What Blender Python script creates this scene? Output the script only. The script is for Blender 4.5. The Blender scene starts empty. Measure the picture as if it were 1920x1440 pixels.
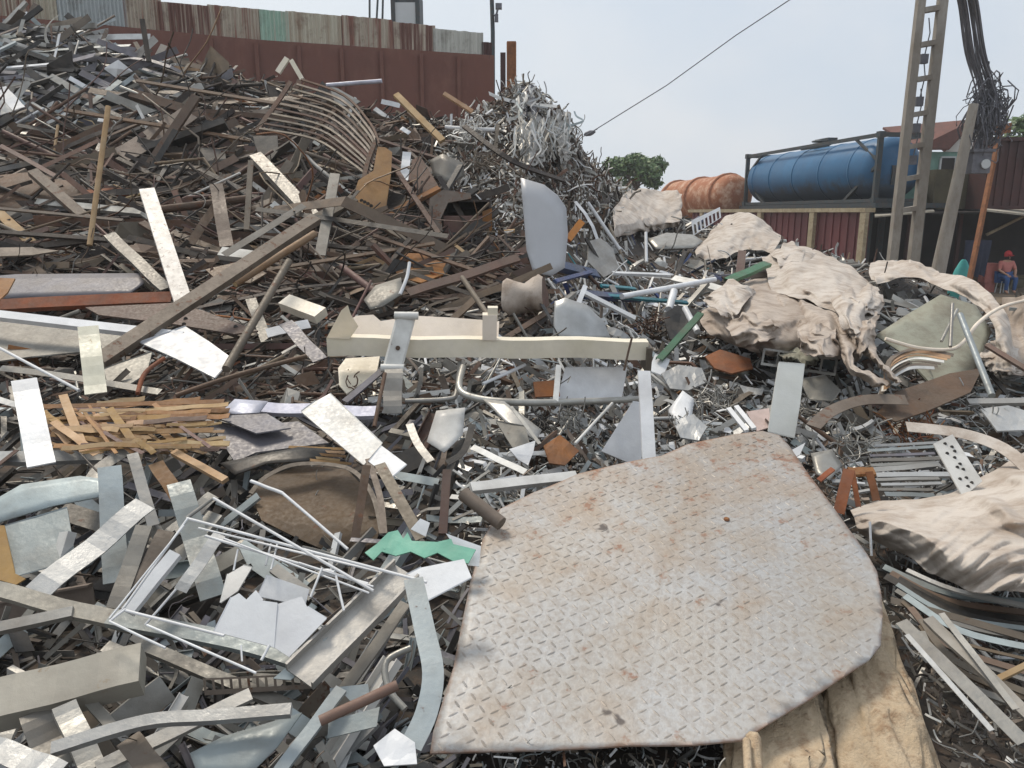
import bpy, bmesh, math, random
from mathutils import Vector, Matrix, noise as mnoise
random.seed(7)
R = math.radians
scn = bpy.context.scene
COL = scn.collection
# ---------------------------------------------------------------- camera model
CZ = 2.6
F = 1423.0
PITCH = R(12.7)
CAM = Vector((0, 0, CZ))
FWD = Vector((0, math.cos(PITCH), -math.sin(PITCH)))
UPV = Vector((0, math.sin(PITCH), math.cos(PITCH)))
RGT = Vector((1, 0, 0))
def ray(px, py):
    return FWD + RGT * ((px - 960) / F) + UPV * ((720 - py) / F)
def P(px, py, t):
    return CAM + ray(px, py) * t
def PYp(px, py, Y):             # the point of the pixel's ray at world depth Y
    r = ray(px, py); return CAM + r * (Y / r.y)
def interp(tab, x):
    if x <= tab[0][0]: return tab[0][1]
    for (a, va), (b, vb) in zip(tab, tab[1:]):
        if x <= b:
            k = (x - a) / (b - a)
            return va + (vb - va) * k
    return tab[-1][1]
def sstep(a, b, x):
    k = min(1, max(0, (x - a) / (b - a))); return k * k * (3 - 2 * k)
TL = [(-60, 16.5), (40, 15.2), (100, 14.4), (200, 13.0), (300, 11.5), (400, 10.0), (500, 8.6), (600, 7.2), (700, 6.0), (800, 5.0), (900, 4.3), (1100, 3.3), (1250, 2.8), (1440, 2.3), (1700, 1.75)]
TR = [(300, 27), (400, 20.5), (450, 17), (500, 13.5), (550, 11.2), (600, 9.5), (700, 7.4), (800, 6.0), (900, 5.0), (1100, 3.7), (1250, 3.0), (1440, 2.4), (1700, 1.8)]
CREST = [(-500, 40), (0, 58), (120, 55), (300, 118), (420, 146), (520, 162), (600, 182), (700, 212), (800, 228), (870, 226), (920, 200), (985, 155), (1040, 205), (1075, 240), (1090, 290), (1150, 345), (1210, 385), (1300, 418), (1400, 440), (1470, 462), (1560, 478), (1660, 505), (1760, 545), (1840, 590), (1920, 640), (2400, 690)]
def crest(px): return interp(CREST, px)
def D(px, py):
    w = sstep(960, 1260, px)
    c = crest(px)
    py = max(py, c - 20)
    a = 1 / interp(TL, py); b = 1 / interp(TR, py)
    return 1 / (a * (1 - w) + b * w)
def SP(px, py, L=0):            # a point on the heap, lifted L (in 1.5 % steps of the depth) off it
    t = D(px, py) * (1 - 0.015 * L)
    return P(px, py, t)
def heap_frame(px, py):
    a = SP(px, py); r = SP(px + 6, py) - a; u = SP(px, py - 6) - a
    r.normalize(); n = r.cross(u); n.normalize()
    if n.dot(CAM - a) < 0: n = -n
    u = n.cross(r); u.normalize()
    return a, r, u, n
# ---------------------------------------------------------------- objects
def tag(o, label=None, cat=None, group=None, kind=None):
    if label: o['label'] = label
    if cat: o['category'] = cat
    if group: o['group'] = group
    if kind: o['kind'] = kind
    return o
class MB:
    def __init__(s): s.v = []; s.f = []; s.m = []; s.sm = []
    def add(s, vs, fs, mi=0, smooth=False):
        n = len(s.v); s.v.extend(vs)
        for f in fs:
            s.f.append(tuple(i + n for i in f)); s.m.append(mi); s.sm.append(smooth)
    def build(s, name, mats, parent=None, origin=None):
        if not isinstance(mats, (list, tuple)): mats = [mats]
        base = parent.matrix_world.translation if parent is not None else Vector((0, 0, 0))
        if origin is None:
            if s.v:
                mn = [min(v[i] for v in s.v) for i in range(3)]; mx = [max(v[i] for v in s.v) for i in range(3)]
                origin = Vector(((mn[0] + mx[0]) / 2, (mn[1] + mx[1]) / 2, mn[2]))
            else: origin = Vector((0, 0, 0))
        me = bpy.data.meshes.new(name)
        me.from_pydata([(v[0] - origin[0], v[1] - origin[1], v[2] - origin[2]) for v in s.v], [], s.f)
        for m in mats: me.materials.append(m)
        me.polygons.foreach_set('material_index', s.m)
        me.polygons.foreach_set('use_smooth', s.sm)
        me.update()
        o = bpy.data.objects.new(name, me); COL.objects.link(o)
        if parent is not None:
            o.parent = parent; o.location = origin - parent_loc(parent)
        else: o.location = origin
        return o
    # shapes
    def sweep(s, path, prof, n, mi=0, smooth=False, caps=True, taper=None):
        path = [Vector(p) for p in path]; k = len(prof); vs = []; m = len(path)
        for i, p in enumerate(path):
            t = path[min(i + 1, m - 1)] - path[max(i - 1, 0)]
            if t.length < 1e-9: t = Vector((0, 0, 1))
            t.normalize()
            b = t.cross(n)
            if b.length < 1e-4: b = t.cross(Vector((.3, .5, .8)))
            b.normalize(); nn = b.cross(t); nn.normalize()
            sc = 1 if taper is None else taper[i]
            for (a, c) in prof: vs.append(p + b * (a * sc) + nn * (c * sc))
        fs = []
        for i in range(m - 1):
            for j in range(k):
                j2 = (j + 1) % k
                fs.append((i * k + j, i * k + j2, (i + 1) * k + j2, (i + 1) * k + j))
        s.add(vs, fs, mi, smooth)
        if caps:
            s.add(vs[:k], [tuple(range(k))[::-1]], mi); s.add(vs[-k:], [tuple(range(k))], mi)
    def box(s, c, ax, ay, az, mi=0):
        c = Vector(c); vs = []
        for x in (-1, 1):
            for y in (-1, 1):
                for z in (-1, 1): vs.append(c + ax * x + ay * y + az * z)
        s.add(vs, [(0, 1, 3, 2), (4, 6, 7, 5), (0, 4, 5, 1), (2, 3, 7, 6), (0, 2, 6, 4), (1, 5, 7, 3)], mi)
    def tube(s, path, r, sides=8, mi=0, smooth=True, taper=None):
        path = [Vector(p) for p in path]
        d = path[-1] - path[0]; n = Vector((0, 0, 1)) if abs(d.normalized().z) < .9 else Vector((0, 1, 0))
        s.sweep(path, [(r * math.cos(2 * math.pi * i / sides), r * math.sin(2 * math.pi * i / sides)) for i in range(sides)], n, mi, smooth, True, taper)
def parent_loc(p):
    v = Vector(p.location); q = p.parent
    while q is not None: v = v + q.location; q = q.parent
    return v
def empty(name, loc, label=None, cat=None, group=None):
    o = bpy.data.objects.new(name, None); COL.objects.link(o); o.location = loc; o.empty_display_size = .2
    bpy.context.view_layer.update()
    return tag(o, label, cat, group)
def profile(kind, w, th=None):
    if kind == 'flat':
        t = th or max(.003, .06 * w); return [(-w / 2, -t / 2), (w / 2, -t / 2), (w / 2, t / 2), (-w / 2, t / 2)]
    if kind == 'box':
        t = th or w * .6; return [(-w / 2, -t), (w / 2, -t), (w / 2, 0), (-w / 2, 0)]
    if kind == 'tube': return [(w / 2 * math.cos(math.pi * i / 5), w / 2 * math.sin(math.pi * i / 5)) for i in range(10)]
    if kind == 'rod': return [(w / 2 * math.cos(math.pi * i / 2.5), w / 2 * math.sin(math.pi * i / 2.5)) for i in range(5)]
    e = max(.003, .07 * w)
    if kind == 'angle': return [(-w / 2, 0), (w / 2, 0), (w / 2, -w * .55), (w / 2 - e, -w * .55), (w / 2 - e, -e), (-w / 2, -e)]
    if kind == 'channel':        # open towards the viewer
        h = .32 * w; return [(-w / 2, -h), (w / 2, -h), (w / 2, 0), (w / 2 - e, 0), (w / 2 - e, -h + e), (-w / 2 + e, -h + e), (-w / 2 + e, 0), (-w / 2, 0)]
    if kind == 'cap':            # open away from the viewer
        h = .4 * w; return [(-w / 2, 0), (-w / 2, -h), (-w / 2 + e, -h), (-w / 2 + e, -e), (w / 2 - e, -e), (w / 2 - e, -h), (w / 2, -h), (w / 2, 0)]
def face_normal(px, py, roll=0):
    a, r, u, n = heap_frame(px, py)
    v = (CAM - a).normalized()
    return (v * .55 + n * .55 + Vector((0, 0, .2))).normalized()
def line_t(pts, L, f):
    """depths of the points of a piece lying on the heap; f = how far it stands up off the slope."""
    ds = [D(p[0], p[1]) * (1 - .015 * (L + (p[2] if len(p) > 2 else 0))) for p in pts]
    mn = min(ds); ts = [d + (mn - d) * f for d in ds]
    if len(pts) == 2:
        need = 0
        for k in range(1, 8):
            k /= 8; x = pts[0][0] + (pts[1][0] - pts[0][0]) * k; y = pts[0][1] + (pts[1][1] - pts[0][1]) * k
            it = (1 - k) / ts[0] + k / ts[1]
            need = max(need, 1 / (D(x, y) * (1 - .008 * L)) - it)
        ts = [1 / (1 / t + need) for t in ts]
    return ts
def smooth_path(pts, n=5):
    if len(pts) < 3: return pts
    out = []
    q = [pts[0]] + list(pts) + [pts[-1]]
    for i in range(1, len(q) - 2):
        a, b, c, d = q[i - 1], q[i], q[i + 1], q[i + 2]
        for k in range(n):
            t = k / n
            out.append(.5 * ((2 * b) + (c - a) * t + (2 * a - 5 * b + 4 * c - d) * t * t + (3 * b - a - 3 * c + d) * t ** 3))
    out.append(pts[-1]); return out
def bar_mesh(mb, pts, w, prof='flat', L=4, f=.2, roll=0, mi=0, curve=False, th=None, wob=0):
    ts = line_t(pts, L, f)
    path = [P(p[0], p[1], t) for p, t in zip(pts, ts)]
    tm = sum(ts) / len(ts); wm = w * tm / F
    c = pts[len(pts) // 2]
    n = face_normal(c[0], c[1])
    if roll:
        d = (path[-1] - path[0]).normalized(); n = Matrix.Rotation(R(roll), 3, d) @ n
    if curve: path = smooth_path(path)
    elif len(path) == 2:
        m = 8; a, b = path; path = [a.lerp(b, i / m) for i in range(m + 1)]
        ln = (b - a).length
        if wob == 0: wob = .03 if prof in ('box', 'tube', 'channel') else .1
        ax = n.cross((b - a).normalized())
        s1, s2, bow = random.uniform(-1, 1), random.uniform(-1, 1), random.uniform(-1, 1)
        for i in range(1, m):
            k = i / m
            path[i] = path[i] + n * (wm * wob * (s1 * math.sin(k * 9.3) + bow * math.sin(k * math.pi))) + ax * (wm * .25 * wob * s2 * math.sin(k * 6.1 + 1))
    mb.sweep(path, profile(prof, wm, th * tm / F if th else None), n, mi, prof in ('tube', 'rod'))
LM = []        # landmarks (px, py, phrase)
def bar(name, cat, label, pts, w, mat, prof='flat', L=4, f=.2, roll=0, curve=False, lm=None, th=None, group=None, wob=0):
    mb = MB(); bar_mesh(mb, pts, w, prof, L, f, roll, 0, curve, th, wob)
    o = mb.build(name, M[mat]); tag(o, label, cat, group)
    if lm:
        x = sum(p[0] for p in pts) / len(pts); y = sum(p[1] for p in pts) / len(pts); LM.append((x, y, lm))
    return o
def sheet_map(poly, L, f, curl=None, crump=0, seed=0):
    cx = sum(p[0] for p in poly) / len(poly); cy = sum(p[1] for p in poly) / len(poly)
    sl = 1 - .015 * L
    it0 = 1 / (D(cx, cy) * sl)
    gx = (1 / D(cx + 20, cy) - 1 / D(cx - 20, cy)) / 40 * (1 - f); gy = (1 / D(cx, cy + 20) - 1 / D(cx, cy - 20)) / 40 * (1 - f)
    fun = lambda x, y: it0 + gx * (x - cx) + gy * (y - cy)
    need = max(0, max(1 / (D(x, y) * (1 - .006 * L)) - fun(x, y) for x, y in poly))
    rad = max(math.hypot(p[0] - cx, p[1] - cy) for p in poly)
    tm = 1 / (it0 + need)
    def m(x, y):
        t = 1 / (fun(x, y) + need)
        if curl:
            s = ((x - cx) * curl[0] + (y - cy) * curl[1]) / rad
            t += curl[2] * s * s * rad * tm / F
        if crump:
            q = Vector((x / rad * 1.6, y / rad * 1.6, seed * 3.7))
            t += crump * rad * tm / F * mnoise.noise(q) + crump * .35 * rad * tm / F * abs(mnoise.noise(q * 2.7))
        return P(x, y, t)
    return m, tm
SEED = [0]
def sheet_bm(poly, mat, L=4, f=.2, curl=None, crump=.03, cuts=3, th=None, holes=None):
    SEED[0] += 1
    m, tm = sheet_map(poly, L, f, curl, crump, SEED[0])
    bm = bmesh.new()
    vs = [bm.verts.new((x, y, 0)) for x, y in poly]
    bm.faces.new(vs)
    bmesh.ops.triangulate(bm, faces=bm.faces[:])
    if cuts: bmesh.ops.subdivide_edges(bm, edges=bm.edges[:], cuts=cuts, use_grid_fill=True)
    for v in bm.verts: v.co = m(v.co.x, v.co.y)
    bm.normal_update()
    for fc in bm.faces:
        if fc.normal.dot(CAM - fc.calc_center_median()) < 0: fc.normal_flip()
        fc.smooth = True
    bmesh.ops.solidify(bm, geom=bm.faces[:], thickness=(th or 3) * tm / F)
    return bm
def bm_to_mb(bm, mb, mi=0, smooth=False):
    bm.verts.index_update()
    mb.add([v.co.copy() for v in bm.verts], [tuple(v.index for v in fc.verts) for fc in bm.faces], mi, smooth); bm.free()
def sheet(name, cat, label, poly, mat, L=4, f=.2, curl=None, crump=.03, cuts=3, th=None, lm=None, group=None, smooth=False):
    mb = MB(); bm_to_mb(sheet_bm(poly, mat, L, f, curl, crump, cuts, th), mb, 0, smooth)
    if curl is None and name in ('white_board', 'blue_sheet', 'light_sheet', 'grey_sheet', 'slate_sheet', 'dark_sheet', 'white_sheet', 'white_card'):      # folded lip along two edges
        m_, tm = sheet_map(poly, L, f, curl, crump, SEED[0]); n_ = len(poly)
        for q in (0, n_ // 2):
            a, b = m_(*poly[q]), m_(*poly[(q + 1) % n_]); d = (a - CAM).normalized() * (10 * tm / F); e = (b - a).cross(d).normalized() * (2.2 * tm / F)
            mb.add([a, b, b + d, a + d, a + e, b + e, b + d + e, a + d + e], [(0, 3, 2, 1), (4, 5, 6, 7), (0, 1, 5, 4), (1, 2, 6, 5), (2, 3, 7, 6), (3, 0, 4, 7)])
    o = mb.build(name, M[mat]); tag(o, label, cat, group)
    if lm: LM.append((sum(p[0] for p in poly) / len(poly), sum(p[1] for p in poly) / len(poly), lm))
    return o
# ---------------------------------------------------------------- materials
M = {}
def nodes(name):
    m = bpy.data.materials.new(name); m.use_nodes = True; nt = m.node_tree
    for n in list(nt.nodes): nt.nodes.remove(n)
    out = nt.nodes.new('ShaderNodeOutputMaterial'); b = nt.nodes.new('ShaderNodeBsdfPrincipled')
    nt.links.new(b.outputs[0], out.inputs[0]); return m, nt, b
def N(nt, t, **kw):
    n = nt.nodes.new(t)
    for k, v in kw.items(): setattr(n, k, v)
    return n
def mixc(nt, fac, a, b, mode='MIX'):
    n = nt.nodes.new('ShaderNodeMix'); n.data_type = 'RGBA'; n.blend_type = mode
    for s, v in ((0, fac), (6, a), (7, b)):
        if hasattr(v, 'links') or hasattr(v, 'is_linked'): nt.links.new(v, n.inputs[s])
        elif s == 0: n.inputs[0].default_value = v
        else: n.inputs[s].default_value = (*v, 1)
    return n.outputs[2]
def ramp(nt, src, a, b, lo=0., hi=1.):
    n = nt.nodes.new('ShaderNodeMapRange'); nt.links.new(src, n.inputs[0])
    n.inputs[1].default_value = a; n.inputs[2].default_value = b; n.inputs[3].default_value = lo; n.inputs[4].default_value = hi
    return n.outputs[0]
def mth(nt, op, a, b):
    n = nt.nodes.new('ShaderNodeMath'); n.operation = op
    for i, v in enumerate((a, b)):
        if hasattr(v, 'is_linked'): nt.links.new(v, n.inputs[i])
        else: n.inputs[i].default_value = v
    return n.outputs[0]
def noise_tex(nt, vec, scale, detail=4, rough=.6):
    n = nt.nodes.new('ShaderNodeTexNoise'); n.inputs['Scale'].default_value = scale; n.inputs['Detail'].default_value = detail; n.inputs['Roughness'].default_value = rough
    nt.links.new(vec, n.inputs['Vector']); return n.outputs[0]
def coords(nt, rnd=None):
    tc = N(nt, 'ShaderNodeTexCoord'); v = tc.outputs['Object']
    if rnd is not None:
        a = N(nt, 'ShaderNodeVectorMath', operation='ADD'); s = N(nt, 'ShaderNodeCombineXYZ')
        k = mth(nt, 'MULTIPLY', rnd, 37.); nt.links.new(k, s.inputs[0]); nt.links.new(k, s.inputs[2])
        nt.links.new(v, a.inputs[0]); nt.links.new(s.outputs[0], a.inputs[1]); v = a.outputs[0]
    return v
RUST = (.16, .065, .028)
DIRT = (.12, .095, .07)
def scrap(name, c1, c2, metal=0., rough=.5, rust=.3, var=(.65, 1.25), rustcol=RUST, scale=5., dirt=.5, bump=.14):
    m, nt, b = nodes(name)
    oi = N(nt, 'ShaderNodeObjectInfo'); ge = N(nt, 'ShaderNodeNewGeometry')
    rnd = mth(nt, 'FRACT', mth(nt, 'ADD', oi.outputs['Random'], ge.outputs['Random Per Island']), 0.)
    v = coords(nt, rnd)
    n1 = noise_tex(nt, v, scale, 5); n2 = noise_tex(nt, v, scale * 2.3, 6, .7); n3 = noise_tex(nt, v, scale * 9, 3); n4 = noise_tex(nt, v, scale * .9, 4, .55)
    col = mixc(nt, ramp(nt, n1, .35, .65), c1, c2)
    val = ramp(nt, rnd, 0, 1, var[0], var[1])
    hs = N(nt, 'ShaderNodeHueSaturation'); nt.links.new(val, hs.inputs['Value']); nt.links.new(col, hs.inputs['Color'])
    rnd2 = mth(nt, 'FRACT', mth(nt, 'MULTIPLY', rnd, 7.31), 0.)
    nt.links.new(ramp(nt, rnd2, 0, 1, .485, .515), hs.inputs['Hue'])
    col = hs.outputs[0]
    dm = mth(nt, 'ADD', ramp(nt, n4, .4, .75, 0., dirt), ramp(nt, n2, .5, .8, 0., dirt * .4))
    col = mixc(nt, dm, col, DIRT)
    th = ramp(nt, mth(nt, 'FRACT', mth(nt, 'MULTIPLY', rnd, 13.7), 0.), 0, 1, .72 - rust * .5, .82 - rust * .25)
    rm = N(nt, 'ShaderNodeMapRange'); nt.links.new(n2, rm.inputs[0]); nt.links.new(th, rm.inputs[1]); nt.links.new(mth(nt, 'ADD', th, .06), rm.inputs[2])
    rc = mixc(nt, n3, rustcol, tuple(c * .45 for c in rustcol))
    if rust > 0: col = mixc(nt, rm.outputs[0], col, rc)
    nt.links.new(col, b.inputs['Base Color'])
    if metal > 0:
        mt = mth(nt, 'MULTIPLY', mth(nt, 'SUBTRACT', 1., rm.outputs[0]), metal); nt.links.new(mth(nt, 'MULTIPLY', mt, mth(nt, 'SUBTRACT', 1., dm)), b.inputs['Metallic'])
    nt.links.new(ramp(nt, n3, .3, .7, rough - .12, rough + .15), b.inputs['Roughness'])
    bp = N(nt, 'ShaderNodeBump'); bp.inputs['Strength'].default_value = bump; bp.inputs['Distance'].default_value = .02
    nt.links.new(n2, bp.inputs['Height']); nt.links.new(bp.outputs[0], b.inputs['Normal'])
    M[name] = m; return m
scrap('rust', (.145, .075, .046), (.095, .055, .037), 0, .72, .35)
scrap('rustdk', (.05, .036, .029), (.028, .022, .019), .1, .65, .2)
scrap('rustor', (.33, .12, .035), (.2, .075, .03), 0, .8, .3, rustcol=(.28, .09, .02))
scrap('redbrown', (.18, .1, .08), (.14, .085, .07), 0, .65, .2)
scrap('gbrown', (.22, .18, .14), (.145, .115, .088), .15, .6, .35)
scrap('tan', (.5, .35, .2), (.4, .25, .12), 0, .7, .1, dirt=.35)
scrap('card', (.36, .21, .085), (.27, .15, .06), 0, .75, .05, dirt=.35)
scrap('galv', (.43, .42, .39), (.36, .35, .325), .5, .4, .14)
scrap('taupe', (.19, .13, .085), (.135, .095, .065), .1, .6, .3)
scrap('grey', (.28, .265, .235), (.21, .2, .18), .3, .5, .25)
scrap('silver', (.5, .505, .5), (.43, .435, .43), .4, .4, .05, dirt=.3)
scrap('bluegrey', (.36, .41, .42), (.31, .355, .365), .2, .45, .12)
scrap('white', (.78, .77, .74), (.68, .67, .63), 0, .45, .16, var=(.8, 1.08), dirt=.45)
scrap('cleanwhite', (.8, .81, .82), (.72, .73, .75), 0, .42, .03, var=(.85, 1.05), dirt=.25)
scrap('cream', (.86, .77, .65), (.8, .71, .57), 0, .5, .16, var=(.98, 1.02), dirt=.2)
scrap('paleboard', (.74, .7, .58), (.66, .62, .5), 0, .5, .3, var=(.98, 1.02), dirt=.3, rustcol=(.5, .28, .08))
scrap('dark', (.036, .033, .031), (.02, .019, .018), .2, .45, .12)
scrap('slate', (.17, .165, .19), (.12, .115, .135), .1, .5, .1)
scrap('lilac', (.5, .51, .6), (.42, .43, .52), .1, .45, .05)
scrap('green', (.06, .2, .11), (.04, .14, .07), 0, .5, .1)
scrap('mint', (.26, .66, .48), (.22, .58, .42), 0, .5, .05, dirt=.25)
scrap('navy', (.03, .06, .17), (.02, .04, .1), 0, .4, .05)
scrap('teal', (.05, .32, .38), (.03, .22, .28), 0, .45, .05)
scrap('orange', (.62, .19, .04), (.5, .14, .03), 0, .5, .1)
scrap('peel', (.76, .72, .67), (.68, .63, .58), 0, .5, .42, var=(.98, 1.02), dirt=.5, scale=9)
def cloth_mat(name, c1, c2, stain):
    m, nt, b = nodes(name); v = coords(nt)
    n1 = noise_tex(nt, v, 2.2, 5); n2 = noise_tex(nt, v, 5, 7, .72); n3 = noise_tex(nt, v, 1.4, 4)
    col = mixc(nt, ramp(nt, n1, .35, .65), c1, c2)
    col = mixc(nt, ramp(nt, n2, .46, .7, 0, .85), col, stain); col = mixc(nt, ramp(nt, n3, .5, .72, 0, .5), col, stain)
    nt.links.new(col, b.inputs['Base Color']); b.inputs['Roughness'].default_value = .85
    b.inputs['Subsurface Weight'].default_value = 0
    wv = N(nt, 'ShaderNodeTexWave'); wv.inputs['Scale'].default_value = 60; wv.inputs['Distortion'].default_value = 2
    bp = N(nt, 'ShaderNodeBump'); bp.inputs['Strength'].default_value = .25; bp.inputs['Distance'].default_value = .02
    nt.links.new(noise_tex(nt, v, 26, 6, .65), bp.inputs['Height']); nt.links.new(bp.outputs[0], b.inputs['Normal'])
    tr_ = N(nt, 'ShaderNodeBsdfTranslucent'); nt.links.new(col, tr_.inputs['Color']); mx = N(nt, 'ShaderNodeMixShader'); mx.inputs[0].default_value = .1
    nt.links.new(b.outputs[0], mx.inputs[1]); nt.links.new(tr_.outputs[0], mx.inputs[2]); nt.links.new(mx.outputs[0], [n for n in nt.nodes if n.type == 'OUTPUT_MATERIAL'][0].inputs[0])
    M[name] = m
cloth_mat('sack', (.55, .475, .41), (.43, .36, .3), (.24, .175, .13))
cloth_mat('sackpale', (.64, .58, .52), (.54, .48, .42), (.34, .26, .2))
cloth_mat('sackgrey', (.36, .36, .29), (.29, .29, .23), (.2, .17, .13))
# ================================================================ setting
def simple(name, c1, c2, rough=.7, metal=0., scale=3., stretch=None, stain=None, stain_amt=.6, bump=.2, lo=.35, hi=.65):
    m, nt, b = nodes(name); v = coords(nt)
    if stretch:
        mp = N(nt, 'ShaderNodeMapping'); mp.inputs['Scale'].default_value = stretch; nt.links.new(v, mp.inputs['Vector']); v2 = mp.outputs[0]
    else: v2 = v
    n1 = noise_tex(nt, v2, scale, 5); n2 = noise_tex(nt, v2, scale * 2.7, 6, .7)
    col = mixc(nt, ramp(nt, n1, lo, hi), c1, c2)
    if stain and name != 'tankblue': col = mixc(nt, ramp(nt, n2, .48, .68, 0, stain_amt), col, stain)
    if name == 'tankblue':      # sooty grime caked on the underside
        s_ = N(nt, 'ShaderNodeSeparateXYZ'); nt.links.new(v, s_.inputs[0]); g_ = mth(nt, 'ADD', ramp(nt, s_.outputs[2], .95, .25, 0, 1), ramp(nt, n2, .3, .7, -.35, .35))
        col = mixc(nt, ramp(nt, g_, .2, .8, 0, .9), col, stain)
    nt.links.new(col, b.inputs['Base Color']); b.inputs['Roughness'].default_value = rough; b.inputs['Metallic'].default_value = metal
    bp = N(nt, 'ShaderNodeBump'); bp.inputs['Strength'].default_value = bump; bp.inputs['Distance'].default_value = .03
    nt.links.new(n2, bp.inputs['Height']); nt.links.new(bp.outputs[0], b.inputs['Normal'])
    M[name] = m; return m
simple('dirt', (.2, .15, .1), (.12, .09, .06), .95, scale=.8, stain=(.07, .055, .04))
simple('heap', (.06, .05, .042), (.035, .03, .025), .9, scale=4., stain=(.12, .07, .04))
simple('wallsteel', (.19, .075, .052), (.14, .055, .04), .7, scale=.5, stretch=(1, 1, .6), stain=(.26, .13, .09), stain_amt=.5)
simple('maroon', (.17, .042, .042), (.12, .032, .034), .6, scale=.6, stretch=(1, 1, .2), stain=(.1, .03, .03))
simple('maroondk', (.075, .026, .022), (.05, .02, .018), .7, scale=.6, stain=(.03, .02, .02))
simple('beigepost', (.45, .38, .26), (.34, .28, .18), .8, scale=3, stain=(.2, .14, .09))
simple('concrete', (.34, .31, .27), (.24, .215, .185), .9, scale=2, stretch=(1, 1, .4), stain=(.2, .16, .12))
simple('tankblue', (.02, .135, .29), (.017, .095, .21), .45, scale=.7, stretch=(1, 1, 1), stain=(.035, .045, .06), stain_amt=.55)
simple('framedk', (.03, .05, .06), (.05, .055, .055), .6, scale=3, stain=(.1, .05, .03))
simple('tankrust', (.4, .16, .075), (.33, .12, .055), .8, scale=.9, stain=(.62, .42, .3), stain_amt=.95)
simple('greenwall', (.2, .36, .3), (.16, .3, .25), .8, scale=1, stain=(.1, .16, .13))
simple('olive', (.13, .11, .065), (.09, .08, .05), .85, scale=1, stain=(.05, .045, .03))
simple('rooftile', (.16, .06, .045), (.12, .05, .04), .8, scale=2, stain=(.07, .04, .03))
simple('gable', (.7, .68, .64), (.6, .58, .55), .8, scale=2)
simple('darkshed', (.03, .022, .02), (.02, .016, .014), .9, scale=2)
simple('awning', (.45, .42, .35), (.35, .32, .27), .8, scale=2, stain=(.2, .15, .1))
simple('bark', (.1, .075, .05), (.07, .05, .035), .9, scale=6)
simple('cablemat', (.1, .1, .12), (.16, .16, .18), .6, scale=6)
simple('palewall', (.55, .57, .58), (.48, .5, .5), .7, scale=1)
simple('postrust', (.36, .15, .06), (.24, .1, .045), .8, scale=3, stain=(.1, .05, .03))
simple('skin', (.45, .25, .17), (.4, .22, .15), .6, scale=4)
simple('redcloth', (.45, .03, .035), (.35, .025, .03), .8, scale=6)
simple('pinkcloth', (.52, .2, .17), (.44, .15, .13), .8, scale=6)
simple('navycloth', (.022, .03, .06), (.03, .035, .06), .9, scale=5)
simple('tealcloth', (.08, .42, .4), (.06, .34, .33), .8, scale=5)
simple('bluecloth', (.03, .09, .25), (.025, .07, .2), .7, scale=5)
simple('hair', (.012, .01, .009), (.02, .016, .014), .5, scale=9)
def leaf_mat():
    m, nt, b = nodes('leaf'); ge = N(nt, 'ShaderNodeNewGeometry')
    col = mixc(nt, ge.outputs['Random Per Island'], (.04, .09, .025), (.12, .19, .06))
    nt.links.new(col, b.inputs['Base Color']); b.inputs['Roughness'].default_value = .6; M['leaf'] = m
leaf_mat()
# corrugated sheet colours: rust streaks running down the corrugations
def corr(name, c1, c2, c3):
    m, nt, b = nodes(name); v = coords(nt)
    mp = N(nt, 'ShaderNodeMapping'); mp.inputs['Scale'].default_value = (4.2, 4.2, .25); nt.links.new(v, mp.inputs['Vector'])
    n1 = noise_tex(nt, mp.outputs[0], 1.3, 2); n2 = noise_tex(nt, v, 2.5, 6, .7)
    col = mixc(nt, ramp(nt, n1, .42, .56), c1, c2); col = mixc(nt, ramp(nt, n2, .5, .7, 0, .8), col, c3)
    nt.links.new(col, b.inputs['Base Color']); b.inputs['Roughness'].default_value = .65; M[name] = m
corr('corr_rust', (.46, .4, .32), (.24, .11, .08), (.15, .08, .055))
corr('corr_blue', (.44, .47, .47), (.37, .4, .4), (.18, .17, .15))
corr('corr_green', (.36, .52, .42), (.42, .44, .36), (.24, .3, .24))
corr('corr_tan', (.54, .5, .4), (.4, .33, .25), (.2, .11, .07))
corr('corr_brown', (.17, .08, .06), (.48, .41, .33), (.15, .075, .06))
corr('corr_grey', (.54, .54, .49), (.44, .44, .4), (.22, .2, .17))

# ground sheet
mb = MB()
gx = [-400, -120, -40, -10, 10, 20, 40, 120, 400]; gy = [-60, -10, 5, 15, 25, 40, 80, 200, 600]
mb.add([Vector((x, y, 0)) for y in gy for x in gx], [(r * 9 + c, r * 9 + c + 1, (r + 1) * 9 + c + 1, (r + 1) * 9 + c) for r in range(8) for c in range(8)])
tag(mb.build('yard_ground', M['dirt'], origin=Vector((0, 0, 0))), 'bare brown earth of the scrap yard', 'ground', kind='structure')

# the heap itself: packed dark scrap and dirt below the loose pieces
mb = MB(); cols = list(range(-480, 2421, 30)); rows = 62; grid = []
def bump_at(p): return .10 * mnoise.noise(p * 1.3) + .07 * mnoise.noise(p * 3.1) + .05 * mnoise.noise(p * 7.)
for ci, px in enumerate(cols):
    c = crest(px); colv = []
    for r in range(rows):
        k = r / (rows - 1); py = c + (1700 - c) * (k ** 1.15)
        t = D(px, py); p = P(px, py, t)
        t2 = t * 1.012 + (.16 + bump_at(p)) * min(1.6, t / 5)
        colv.append(P(px, py, t2))
    top = colv[0]
    back = []
    for i, (dy, fr) in enumerate(((1.2, .92), (2.6, .55), (4.2, .15), (5, -.02))):
        back.append(Vector((top.x * (1 + dy / max(top.y, 4)), top.y + dy, max(-.05, top.z * fr))))
    front = colv[-1]
    colv = back[::-1] + colv + [Vector((front.x, .8, max(.5, front.z - .1))), Vector((front.x * .9, -1.5, .45)), Vector((front.x * .9, -3, -.05))]
    grid.append(colv)
H = len(grid[0])
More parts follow.
